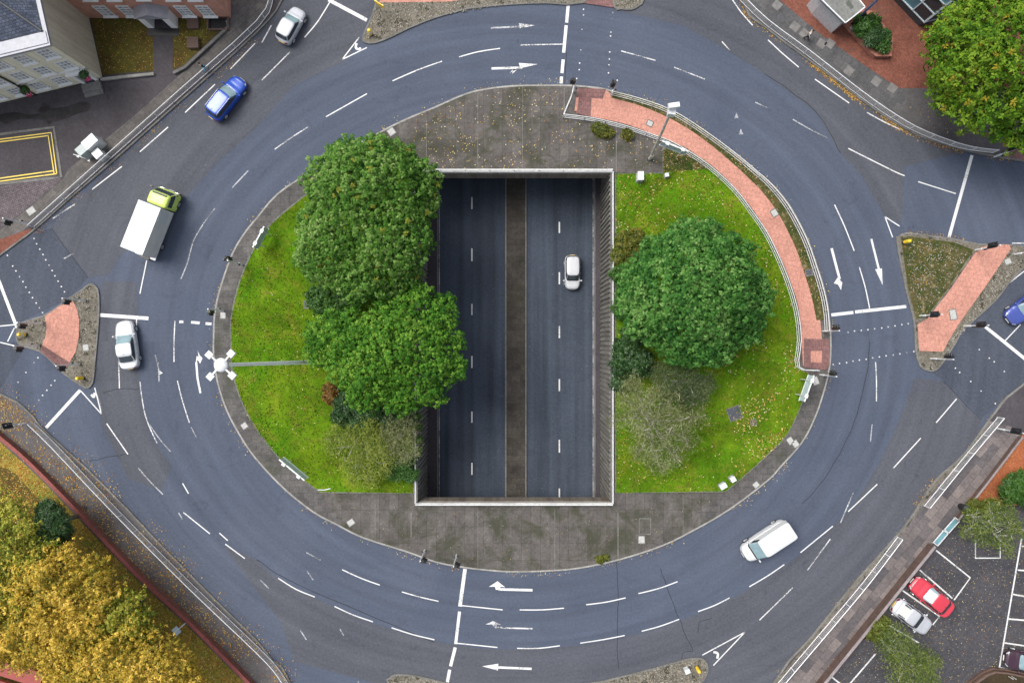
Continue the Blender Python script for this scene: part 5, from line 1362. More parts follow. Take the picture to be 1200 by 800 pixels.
def leaves(lobes, n, m, L, wr, seed, up=.6, droop=.25, inner=.25, jit=.35, fuzz=.05, flat=.8, zmin=.3, radial=True, bumps=.07, space=0.0, spread_in=.74):
    """rosettes of m leaves on the skin of a set of lobes (x,y,z,r) -> verts, quads, clump"""
    r = np.random.default_rng(seed); lob = np.array(lobes, float)
    wgt = lob[:,3]**2; wgt /= wgt.sum(); C = []; D = []
    while sum(len(c) for c in C) < n:
        k = n*2
        li = r.choice(len(lob), k, p=wgt); d = norm(r.normal(size=(k,3)))
        d[:,2] = np.where(d[:,2] < -.45, -d[:,2], d[:,2])
        rad = 1 - inner*r.random(k)**2.2 + np.where(r.random(k) < .08, fuzz*2*r.random(k), 0)
        ph = lob[li,0]*3.1+lob[li,1]*1.7
        rad += bumps*np.sin(d[:,0]*7+ph)*np.sin(d[:,1]*7+1.3*ph)+bumps*.6*np.sin(d[:,0]*15+d[:,2]*9+ph)
        sc_ = np.stack([lob[li,3],lob[li,3],lob[li,3]*flat],1)
        p = lob[li,:3] + d*sc_*rad[:,None]
        keep = p[:,2] > zmin
        for j in range(len(lob)):                      # nothing deep inside a neighbouring lobe
            q = (p-lob[j,:3])/np.array([lob[j,3],lob[j,3],lob[j,3]*flat])
            keep &= ~((np.linalg.norm(q,axis=1) < .80) & (li != j))
        C.append(p[keep]); D.append(d[keep])
    P = np.concatenate(C); D = np.concatenate(D)
    if space > 0:                                   # shoots keep their distance; a second, deeper layer fills in behind
        cells = {}; kp = []
        for i, p in enumerate(P):
            key = tuple((p/space).astype(int)); ok = True
            for a in (-1,0,1):
                for b in (-1,0,1):
                    for c in (-1,0,1):
                        for j in cells.get((key[0]+a,key[1]+b,key[2]+c),()):
                            if ((P[j]-p)**2).sum() < space*space: ok = False; break
                        if not ok: break
                    if not ok: break
                if not ok: break
            if ok: cells.setdefault(key,[]).append(i); kp.append(i)
        kp = np.array(kp); ctr = np.average(lob[:,:3],axis=0,weights=wgt)
        li = r.integers(0,len(P),int(len(kp)*1.1)); near = lob[np.argmin(((P[li][:,None,:]-lob[None,:,:3])**2).sum(-1)-lob[None,:,3]**2,axis=1),:3]
        P = np.concatenate([P[kp], near+(P[li]-near)*(spread_in-.12*r.random(len(li)))[:,None]]); D = np.concatenate([D[kp], D[li]]); n = len(P)
    P = P[:n]; D = D[:n]
    N = norm(D*(1-up)+np.array([0,0,up])+r.normal(size=(n,3))*jit)
    T = norm(np.cross(N, r.normal(size=(n,3)))); B = np.cross(N, T)
    a = (np.arange(m)/m*2*PI)[None,:] + r.random((n,1))*6.28 + r.normal(size=(n,m))*.25
    dr = np.cos(a)[...,None]*T[:,None,:]+np.sin(a)[...,None]*B[:,None,:]
    NN = np.repeat(N[:,None,:], m, 1)
    if not radial:
        dr = norm(r.normal(size=(n,m,3))*np.array([1,1,.45])+np.array([0,0,-.15])); NN = norm(np.array([0,0,1.0])+r.normal(size=(n,m,3))*.5); NN = norm(NN-dr*(NN*dr).sum(-1,keepdims=True))
    s = L*(.65+.6*r.random((n,m,1)))
    side = norm(np.cross(NN, dr))*s*wr*.5
    base = P[:,None,:]+dr*s*.06+ (r.normal(size=(n,m,3))*L*(.12 if radial else .55))
    lift = NN*s*.10
    tip = base+dr*s-NN*s*droop*(.5+r.random((n,m,1)))
    mid = base+dr*s*.52+lift
    V = np.stack([base, mid+side, tip, mid-side], 2).reshape(-1,3)
    F = np.arange(len(V)).reshape(-1,4)
    return V, F, np.repeat(r.random(n), m)

def px_lobes(L): return [(*W2(x,y,z), z, rp/S*(H-z)/H) for x,y,rp,z in L]
def tree(name, label, cat, lobes_px, n, m, L, wr, leafmat, bark, seed, group=None, trunk=.22, limbs=.10, kw=None, twigs=0, crown='crown', twig_mat=None, z0=.19, spread=.8):
    lob = px_lobes(lobes_px); w = np.array([l[3]**3 for l in lob]); c = (np.array([l[:2] for l in lob])*w[:,None]).sum(0)/w.sum()
    t = thing(name, label, cat, (c[0],c[1],z0), 0, group)
    V, F, cl = leaves(lob, n, m, L, wr, seed, **(kw or {}))
    mesh_np(crown, V, F, M[leafmat], t, cl, (c[0],c[1],z0))
    r = random.Random(seed); m_ = MB(); zt = min(l[2] for l in lob)*.75; top = max(l[2] for l in lob)
    m_.tube([(0,0,-.05),(.05,.02,zt*.3),(-.04,.05,zt*.7),(0,0,zt),(.05,-.03,top*.92)],[trunk*1.35,trunk,trunk*.9,trunk*.75,trunk*.3],9); m_.build('trunk', M[bark], t)
    for l in lob:
        g = MB(); e = Vector((l[0]-c[0],l[1]-c[1],l[2]-z0)); s0 = Vector((0,0,zt*r.uniform(.55,.95)))
        if (e-s0).length < .4: continue
        mid_ = s0.lerp(e,.5)+Vector((r.uniform(-.2,.2),r.uniform(-.2,.2),r.uniform(.0,.4)))
        g.tube([s0,mid_,e+Vector((0,0,l[3]*.45)) if twigs else e],[limbs,limbs*.7,limbs*.3],6)
        for k in range(twigs):
            d = Vector((r.gauss(0,1),r.gauss(0,1),abs(r.gauss(.75,.4)))).normalized()*l[3]*r.uniform(.8,1.5)*spread
            a_ = mid_.lerp(e, r.uniform(.2,1)); q = a_+d*.5+Vector((0,0,.12)); 
            g.tube([a_,q,a_+d],[limbs*.62,limbs*.45,.022],5)
        g.build('limb', M[twig_mat or bark], t)
    return t

M['leaf_L1'] = m_leaf('maple_leaves', (.018,.060,.008),(.060,.150,.016),(.175,.265,.075), .7, .07, .12, (.15,.17,.02))
M['leaf_L2'] = m_leaf('lobed_bright_leaves', (.018,.070,.007),(.058,.165,.014),(.155,.265,.035), .7, .07, .1)
M['leaf_R'] = m_leaf('blue_green_leaves', (.012,.055,.010),(.042,.135,.020),(.135,.245,.065), .7, .07, .12)
M['leaf_NE'] = m_leaf('yellow_green_leaves', (.022,.068,.005),(.082,.170,.010),(.170,.240,.022), .7, .08, .1, (.24,.20,.02))
M['leaf_Y'] = m_leaf('autumn_leaves', (.10,.13,.012),(.52,.35,.030),(.80,.55,.11), .6, .2, .3)
M['leaf_Yg'] = m_leaf('half_turned_leaves', (.05,.11,.012),(.28,.30,.025),(.72,.54,.09), .6, .2, .3)
M['leaf_dk'] = m_leaf('dark_evergreen_leaves', (.010,.036,.008),(.024,.070,.014),(.050,.110,.024), .5, .12, .4)
M['leaf_ol'] = m_leaf('olive_grey_leaves', (.085,.110,.035),(.210,.235,.095),(.44,.45,.25), .6, .4, .15)
M['leaf_dol'] = m_leaf('dark_olive_leaves', (.035,.055,.022),(.085,.115,.050),(.20,.235,.12), .6, .3, .15)
M['leaf_wi'] = m_leaf('willow_leaves', (.07,.13,.014),(.22,.28,.040),(.46,.48,.13), .6, .4, .15)
M['leaf_bi'] = m_leaf('birch_leaves', (.05,.09,.014),(.135,.185,.036),(.34,.38,.11), .6, .35, .15)
M['leaf_sh'] = m_leaf('shrub_leaves', (.014,.052,.008),(.040,.115,.014),(.085,.170,.024), .5, .2, .35)
M['leaf_ys'] = m_leaf('yellowing_shrub_leaves', (.040,.065,.008),(.105,.125,.012),(.21,.17,.025), .55, .2, .3)
M['leaf_or'] = m_leaf('rusty_shrub_leaves', (.07,.045,.012),(.17,.085,.016),(.26,.15,.03), .55, .2, .3)

tree('maple_tree','broad dense green tree standing at the upper left of the sunken road','tree',
  [(432,226,60,8.4),(396,280,46,7.2),(455,272,50,8.0),(396,216,38,7.0),(478,222,37,7.2),(430,312,43,6.6),(384,300,36,5.8),(440,187,27,7.2),(405,190,26,6.4),(468,190,24,6.6),(492,240,22,6.4),(465,320,28,5.8),(370,260,22,5.6)], 9000, 9, .25, .62, 'leaf_L1','bark',11,'large green trees on the central island', kw=dict(up=.68,jit=.16,bumps=.10,inner=.18,fuzz=.08,droop=.55,space=.335))
tree('lime_tree','bright green tree with knobbly crown, directly below the upper left tree','tree',
  [(462,402,42,7.2),(415,398,34,6.2),(500,418,34,6.8),(440,432,36,6.6),(395,392,28,5.4),(478,372,24,6.4),(512,375,23,6.0),(524,428,22,6.0),(380,398,23,5.2),(470,458,26,6.2),(430,455,27,6.0),(500,452,25,6.0),(528,402,18,5.8),(492,352,18,6.2),(455,368,20,6.2),(410,430,26,5.8),(375,415,17,5.0),(520,358,15,5.4),(445,405,24,7.8),(480,400,22,8.0),(468,430,22,7.6),(425,415,20,7.2),(500,395,20,7.4)], 7000, 8, .23, .66, 'leaf_L2','bark',12,'large green trees on the central island', kw=dict(up=.5,jit=.25,bumps=.17,inner=.2,fuzz=.1,droop=.45,space=.30))
tree('sycamore_tree','round blue green tree standing alone on the right lawn','tree',
  [(816,342,62,7.6),(772,338,44,6.0),(862,350,40,6.2),(808,298,40,6.2),(826,388,40,6.2),(764,366,36,5.6),(778,305,30,5.4),(850,310,34,6.0),(866,378,30,5.6),(800,402,26,5.4),(745,345,22,4.8),(880,335,20,5.4),(830,275,18,5.2)], 9000, 9, .28, .6, 'leaf_R','bark',13,'large green trees on the central island', kw=dict(up=.66,jit=.2,bumps=.12,inner=.18,fuzz=.08,droop=.5,space=.37))
tree('plane_tree','big yellow green tree over the plaza at the upper right corner','tree',
  [(1152,62,54,8.6),(1196,108,46,7.6),(1132,92,38,7.2),(1192,30,56,8.8),(1240,80,60,8.8),(1122,48,32,7.0),(1172,134,26,6.4),(1120,110,28,6.4),(1112,78,22,6.2),(1150,20,40,8.0),(1190,150,22,5.6),(1150,120,34,7.0),(1225,140,40,7)], 9000, 7, .30, .52, 'leaf_NE','bark',14, kw=dict(up=.45,jit=.35,bumps=.18,fuzz=.15,inner=.3,space=.34,spread_in=.72))
GY = 'autumn trees in the park'
tree('autumn_tree','golden tree at the left edge behind the red park wall','tree',[(20,632,34,5.6),(-10,690,46,6),(40,655,28,5.4),(0,606,28,5),(25,698,34,6),(-5,650,34,5.6)], 8000, 5, .17, .62,'leaf_Yg','bark',15,GY, kw=dict(jit=.5,bumps=.24,fuzz=.2,inner=.5))
tree('autumn_tree','golden yellow tree in the middle of the park group above the red canopy','tree',[(62,690,42,6.2),(100,706,36,6),(40,732,44,6.2),(80,740,40,6.4),(10,740,40,6),(110,672,20,5.2),(70,660,22,5.4)], 9500, 5, .17, .62,'leaf_Y','bark',16,GY, kw=dict(jit=.5,bumps=.24,fuzz=.2,inner=.5))
tree('autumn_tree','golden tree at the bottom edge right of the red canopy','tree',[(130,770,42,6.2),(170,785,40,6),(100,775,34,6),(200,780,26,5.2),(150,815,50,6),(216,800,24,4.8),(80,790,26,5.6)], 8500, 5, .17, .62,'leaf_Y','bark',17,GY, kw=dict(jit=.5,bumps=.24,fuzz=.2,inner=.5))
tree('autumn_tree','half green tree turning yellow nearest the small sign post at the red wall','tree',[(140,725,30,5.4),(118,718,26,5.2),(160,738,22,5),(150,710,18,4.6),(105,735,28,5.6)], 4500, 5, .17, .62,'leaf_Yg','bark',18,GY, kw=dict(jit=.5,bumps=.24,fuzz=.2,inner=.5))
tree('conifer','small dark green conifer beside the golden trees at the left','tree',[(62,615,19,4.6),(58,600,14,4),(70,625,13,3.8),(52,628,14,4)], 1700, 6, .26, .3,'leaf_dk','bark',19, kw=dict(jit=.5,bumps=.12))
tree('olive_tree','grey olive feathery small tree with pale branches right of the sunken road','tree',
  [(745,478,17,4.8),(728,490,12,4.2),(762,466,14,4.6),(740,452,13,4.3),(770,488,17,4.8),(752,505,14,4.4),(785,470,13,4.2),(798,492,15,4.2),(780,515,16,4.3),(806,515,13,3.6),(762,528,14,3.9),(790,535,12,3.3),(772,546,11,3.0),(818,488,11,3.4),(733,468,11,4.3),(748,530,10,3.4)], 1350, 6, .36, .12,'leaf_ol','bark_pale',20, trunk=.12, limbs=.06, kw=dict(radial=False,inner=.75,bumps=.16,fuzz=.2), twigs=9, twig_mat='bark_pale')
tree('willow','dark grey green feathery small tree just below the round right tree','tree',[(805,445,18,3.8),(785,455,15,3.6),(825,450,13,3.2),(803,468,13,3.3),(775,438,14,3.4),(790,438,14,3.6),(818,466,10,3)], 1000, 6, .30, .15,'leaf_dol','bark_pale',21, trunk=.1, limbs=.05, kw=dict(radial=False,inner=.6,bumps=.14), twigs=4)
bpy.data.objects['willow'].name = 'feathery_tree'
tree('willow_shrub','pale yellow green willowy shrub at the lower end of the left lawn','shrub',[(415,515,15,2.6),(398,508,11,2.0),(440,522,16,2.8),(420,538,13,2.2),(443,545,15,2.3),(392,524,10,1.7),(432,504,13,2.5),(455,532,11,2.4),(418,556,12,1.7),(436,563,10,1.5),(405,544,9,1.6),(385,513,8,1.5)], 1200, 6, .34, .13,'leaf_wi','bark_pale',22, trunk=.08, limbs=.04, kw=dict(radial=False,inner=.7,bumps=.16,fuzz=.2), twigs=4)
tree('willow_shrub','grey green willowy shrub against the parapet at the lower left','shrub',[(466,508,20,2.6),(474,525,18,2.4),(460,520,16,2.4),(476,498,14,2.2)], 520, 6, .30, .14,'leaf_ol','bark_pale',23, trunk=.07, limbs=.035, kw=dict(radial=False,inner=.6,bumps=.14), twigs=3)
GS = 'shrubs growing round the trees on the lawns'
def shrub(label, lobes, n, mat, seed, L=.22, wr=.5, group=GS, z0=.19):
    return tree('shrub', label, 'shrub', lobes, n, 6, L, wr, mat, 'bark', seed, group, trunk=.05, limbs=.03, kw=dict(jit=.5,bumps=.15,zmin=z0,fuzz=.15), z0=z0, crown='foliage')
shrub('low dark green shrub in the gap between the right parapet and the round tree',[(734,412,16,1.6),(742,392,14,1.7),(730,430,14,1.4),(748,425,16,1.6),(726,448,10,1.0)],1500,'leaf_dk',31)
shrub('yellowing shrub beside the right parapet, upper left of the round tree',[(735,285,14,1.1),(745,278,10,1.0),(728,300,12,1.0),(742,300,12,1.0)],900,'leaf_ys',32)
shrub('green shrub between the right parapet and the left side of the round tree',[(728,322,12,1.3),(735,340,12,1.4),(728,362,11,1.3)],800,'leaf_sh',33)
shrub('rusty orange little shrub at the lower left foot of the knobbly tree',[(388,464,9,.9),(386,456,7,.8),(393,470,6,.7)],380,'leaf_or',34,.18)
shrub('dark shrubs directly under the lower edge of the knobbly tree',[(410,476,18,1.3),(432,488,18,1.3),(425,500,15,1.1),(458,492,14,1.2),(475,492,12,1.2),(402,486,12,1.0)],1900,'leaf_dk',35)
shrub('bright green ferny shrub in the bottom corner of the left lawn by the parapet',[(462,550,12,1.0),(472,548,12,1.1),(480,556,9,.9),(456,543,9,.9),(478,540,9,.9)],850,'leaf_sh',36,.26,.3)
shrub('dark green shrub filling the gap between the two trees left of the sunken road',[(384,352,18,1.8),(398,362,17,2),(372,350,13,1.4),(480,330,12,1.6),(410,350,16,2.2)],1500,'leaf_sh',37)
shrub('small green climber hanging along the left parapet below the knobbly tree',[(490,488,4,.9),(490,500,4,1.0),(491,515,4,.9),(490,476,4,1.0),(491,527,3,.8)],420,'leaf_sh',38,.16)
tree('birch_tree','pale green birch with white branches at the right edge of the car park','tree',[(1158,610,14,4.4),(1175,600,14,4.2),(1143,616,12,3.8),(1168,630,13,3.6),(1136,602,10,3.4),(1187,618,13,4),(1160,594,11,4),(1150,632,9,3.2),(1180,642,9,3.2),(1130,622,8,3)], 760, 6, .28, .17,'leaf_bi','bark_white',24,'birches in the car park', trunk=.13, limbs=.065, kw=dict(radial=False,inner=.7,bumps=.16,fuzz=.2), twigs=6, z0=.13)
tree('birch_tree','green birch overhanging the silver white coupe in the car park','tree',[(1050,745,15,4.0),(1060,762,16,4.4),(1072,782,16,4.4),(1038,738,11,3.2),(1082,768,11,3.8),(1054,786,14,4.2),(1088,792,12,4),(1033,752,9,3.0),(1072,806,18,4.2),(1044,766,11,3.6),(1095,775,8,3.4)], 1200, 6, .28, .17,'leaf_bi','bark_white',25,'birches in the car park', trunk=.13, limbs=.06, kw=dict(radial=False,inner=.7,bumps=.16,fuzz=.2), twigs=5, z0=.13)
shrub('round dark green shrub in the brick planting bed at the right edge',[(1190,572,15,1.6),(1200,565,14,1.6),(1183,580,10,1.2),(1205,580,14,1.5)],1500,'leaf_sh',39,.2,.5,None,.13)
shrub('loose yellow green shrub at the lower end of the brick planting bed',[(1142,594,9,.9),(1152,597,9,.9),(1163,593,8,.9),(1134,598,6,.6)],700,'leaf_ys',40,.2,.4,None,.13)
shrub('yellowing shrub along the car park wall beside the left birch',[(1030,735,9,1.0),(1024,742,8,.8),(1036,728,6,.8)],600,'leaf_ys',41,.2,.4,None,.13)
shrub('dense bright green shrub filling the upper end of the brick planter',[(1012,32,11,1.1),(1020,28,10,1.1),(1010,25,8,1.0),(1024,38,8,1.0)],900,'leaf_sh',42,.2,.5,None,.6)
shrub('dense bright green shrub filling the lower end of the brick planter',[(1034,50,8,1.1),(1028,48,8,1.1),(1036,42,7,1.0),(1037,57,5,.9)],700,'leaf_sh',43,.2,.5,None,.6)
shrub('dark spiky plant in the middle of the brick planter',[(1025,42,9,1.35),(1020,46,6,1.2)],420,'leaf_dk',44,.42,.12,None,.6)
shrub('yellow green weeds in the paving beside the inner ramp railing',[(706,154,8,.35),(700,150,7,.3),(714,156,6,.3),(735,158,7,.25)],420,'leaf_ys',45,.15,.5,None,.12)
shrub('small yellow green weed at the bottom kerb of the central island',[(703,655,5,.2),(710,653,4,.2)],160,'leaf_ys',46,.14,.5,None,.12)

# ---- fallen leaves, pebbles and grass: nobody could count them
M['fallen'] = m_litter('fallen_leaf_colours', [(.42,.30,.10),(.34,.20,.05),(.48,.40,.22),(.26,.12,.04),(.52,.46,.30),(.40,.22,.06),(.20,.10,.04),(.55,.42,.12)])
M['fallen_o'] = m_litter('fallen_orange_leaf_colours', [(.36,.17,.03),(.42,.24,.03),(.28,.11,.025),(.48,.30,.05),(.22,.09,.025),(.46,.36,.12),(.12,.07,.02)])
M['pebble'] = m_litter('pebble_colours', [(.26,.24,.20),(.18,.165,.135),(.32,.30,.27),(.12,.11,.085),(.22,.19,.14),(.07,.065,.045)])
M['blade'] = m_litter('grass_blade_colours', [(.030,.090,.004),(.050,.130,.005),(.075,.150,.007),(.11,.15,.010),(.025,.075,.004),(.14,.145,.02)])
def in_poly(P, poly):
    x, y = P[:,0], P[:,1]; ins = np.zeros(len(P), bool); n = len(poly)
    for i in range(n):
        x0,y0 = poly[i]; x1,y1 = poly[(i+1)%n]
        c = ((y0 > y) != (y1 > y)) & (x < (x1-x0)*(y-y0)/((y1-y0) if y1 != y0 else 1e-9)+x0); ins ^= c
    return ins
def flakes(P, z, smin, smax, r, tilt=.35, asp=.6, zj=.02):
    n = len(P); a = r.random(n)*6.28; s = smin+(smax-smin)*r.random(n)
    N = norm(np.stack([r.normal(size=n)*tilt, r.normal(size=n)*tilt, np.ones(n)],1))
    T = norm(np.cross(N, np.stack([np.cos(a),np.sin(a),np.zeros(n)],1))); B = np.cross(N,T)
    C = np.stack([P[:,0],P[:,1],z+r.random(n)*zj],1)
    V = np.stack([C-T*s[:,None]/2, C-B*s[:,None]*asp/2, C+T*s[:,None]/2, C+B*s[:,None]*asp/2],1)
    return V.reshape(-1,3)
def scatter_poly(poly_px, n, r, clump=0.0):
    pl = plan(poly_px); a = np.array(pl); lo, hi = a.min(0), a.max(0); out = []
    lo = np.maximum(lo, (-52,-36)); hi = np.minimum(hi, (52,36))
    while sum(map(len,out)) < n:
        p = lo+(hi-lo)*r.random((n*3,2))
        if clump > 0:
            f = np.sin(p[:,0]*.9+1.7*np.sin(p[:,1]*.5))*np.sin(p[:,1]*.8+1.3*np.sin(p[:,0]*.6)); p = p[r.random(len(p)) < np.clip(.5+f*clump,.05,1)]
        out.append(p[in_poly(p, pl)])
    return np.concatenate(out)[:n]
def along(path, n, sd, r, bias=0):
    p = np.array(plan(smooth_line(path,4))); d = np.linalg.norm(np.diff(p,axis=0),axis=1); L = np.concatenate([[0],np.cumsum(d)])
    s = r.random(n*3)*L[-1]; s = s[(np.sin(s*.55)+np.sin(s*1.31+2)+r.normal(size=n*3)*.7) > -.2][:n]
    i = np.clip(np.searchsorted(L, s)-1, 0, len(d)-1); f = ((s-L[i])/d[i])[:,None]; q = p[i]*(1-f)+p[i+1]*f
    t = (p[i+1]-p[i])/d[i][:,None]; nn = np.stack([-t[:,1],t[:,0]],1)
    return q+nn*(r.normal(size=len(q))*sd+bias)[:,None]
r = np.random.default_rng(99)
def put(name, parts, mat, label, cat):
    V = np.concatenate(parts); o = mesh_np(name, V, np.arange(len(V)).reshape(-1,4), mat); return stuff(o, label, cat)
parts = [flakes(scatter_poly(gr, 1500, r, .9), .22, .09,.20, r), flakes(scatter_poly([(870,480),(925,400),(938,440),(915,520),(860,560),(850,520)], 420, r, .5), .22,.10,.21, r), flakes(scatter_poly([(720,204),(850,204),(880,260),(800,300),(722,290)], 330, r), .21,.07,.15,r), flakes(scatter_poly(gl, 650, r, .4), .22,.08,.17,r),
         flakes(scatter_poly([(470,140),(600,104),(660,104),(662,140),(720,150),(770,165),(774,200),(500,198)], 620, r, .5), .135,.08,.18,r), flakes(scatter_poly([(400,585),(720,596),(840,585),(770,636),(600,664),(480,644)], 130, r), .135,.05,.1,r),
         flakes(along([(717,110),(788,134),(858,184),(918,251),(955,345),(962,396)],420,.25,r), .21,.06,.13,r), flakes(scatter_poly([(776,166),(800,172),(826,189),(836,202),(776,202)],110,r), .21,.07,.14,r)]
isl_line = [(600,99),(662,98.5),(712,104),(790,129),(862,180),(925,239),(957,309),(974,372),(975,400),(970,447),(936,525),(900,564),(855,598),(775,641),(677,667),(600,671),(512,660),(425,632),(367,601),(300,539),(265,482),(249,415),(250,370),(271,297),(299,256),(362,201),(435,159),(508,125),(570,103),(600,99)]
parts.append(flakes(along(isl_line,1000,.25,r), .02,.07,.15,r))
put('fallen_leaves', parts, M['fallen'], 'pale fallen leaves scattered over the lawns and kerbs of the island', 'fallen leaves')
pk = [(-20,498),(0,516),(48,560),(92,606),(160,677),(220,732),(285,797),(300,815),(-20,815)]
parts = [flakes(scatter_poly(pk, 17000, r), .14,.09,.20,r,.5), flakes(along(sw_k,2000,.6,r,-.8), .14,.08,.17,r), flakes(scatter_poly([(35,505),(60,530),(132,606),(220,694),(290,760),(275,780),(160,668),(95,600),(50,553)],1500,r),.14,.08,.17,r), flakes(along(sw_k,700,.4,r,.4), .02,.07,.15,r), flakes(along([(-10,497),(0,505),(50,552),(92,594),(160,666),(220,722),(290,795)],900,.35,r,.3), .14,.06,.14,r),
         flakes(scatter_poly([(0,462),(30,482),(28,505),(0,505)],420,r), .14,.07,.14,r), flakes(along(ne_k,1300,.18,r,-.05), .02,.08,.17,r), flakes(along([(950,72),(975,92),(1025,130),(1070,157)],700,.14,r,-.1), .03,.07,.15,r),
         flakes(along([(300,43),(212,122),(125,199),(40,273)],420,.25,r,.15), .02,.06,.12,r), flakes(along(se_k[1:-1],420,.3,r,.25), .03,.05,.11,r), flakes(along([(1096,563),(1072,592)],120,.25,r), .06,.07,.14,r), flakes(along([(975,787),(1015,740),(1075,664)],260,.16,r,.5), .14,.06,.12,r),
         flakes(scatter_poly([(1090,106),(1170,150),(1110,165),(1060,130)],160,r), .14,.06,.13,r), flakes(scatter_poly([(1055,276),(1110,285),(1120,300),(1080,372),(1066,340)],230,r), .14,.06,.12,r), flakes(along([(1062,271),(1117,278),(1147,284)],120,.12,r), .05,.06,.12,r),
         flakes(scatter_poly([(108,23),(180,23),(180,83),(122,88)],500,r), .135,.06,.13,r), flakes(scatter_poly([(205,23),(264,24),(216,76),(204,82)],260,r), .135,.06,.13,r), flakes(scatter_poly([(1135,590),(1198,515),(1200,590)],200,r), .14,.06,.12,r)]
put('orange_leaf_litter', parts, M['fallen_o'], 'orange and golden leaf litter under the park trees and along the outer kerbs', 'fallen leaves')
parts = [flakes(scatter_poly([(970,802),(1077,672),(1135,606),(1200,606),(1200,800)],2200,r), .135,.04,.11,r)]
put('car_park_leaf_bits', parts, M['fallen'], 'tiny pale leaf bits sprinkled on the dark car park', 'fallen leaves')
peb = []
for pl, n in (([(20,390),(24,378),(50,372),(80,352),(104,335),(114,342),(114,430),(104,452),(75,436),(47,410)],1500), ([(1182,290),(1200,300),(1182,330),(1145,370),(1120,398),(1104,424),(1092,433),(1080,430),(1100,420),(1150,345)],1100),
              ([(428,46),(442,4),(684,0),(684,3),(600,5),(512,20),(460,42)],1500), ([(1060,282),(1114,287),(1134,297),(1106,338),(1083,369),(1075,370),(1066,337)],800), ([(720,0),(754,0),(748,8),(735,11),(720,8)],250), ([(457,797),(487,791),(525,800),(470,803)],160), ([(687,800),(725,793),(800,773),(824,773),(829,783),(818,800)],900)):
    peb.append(flakes(scatter_poly(pl,n,r), .128,.07,.17,r,.4,.75))
put('pebbles', peb, M['pebble'], 'rounded pebbles set in the beds of the traffic islands', 'pebbles')
parts = []
for g, n in ((gl,15000),(gr,17000)):
    P = scatter_poly(g, n, r, .25); a = r.random(len(P))*6.28; h = .05+.07*r.random(len(P)); w_ = .05
    C = np.stack([P[:,0],P[:,1],np.full(len(P),.185)],1); T = np.stack([np.cos(a),np.sin(a),np.zeros(len(P))],1)*w_; Ld = r.normal(size=(len(P),3))*.07; Ld[:,2] = h
    parts.append(np.stack([C-T, C+T, C+T*.35+Ld, C-T*.35+Ld],1).reshape(-1,3))
put('grass_blades', parts, M['blade'], 'short green and yellowish grass covering both lawns', 'grass')

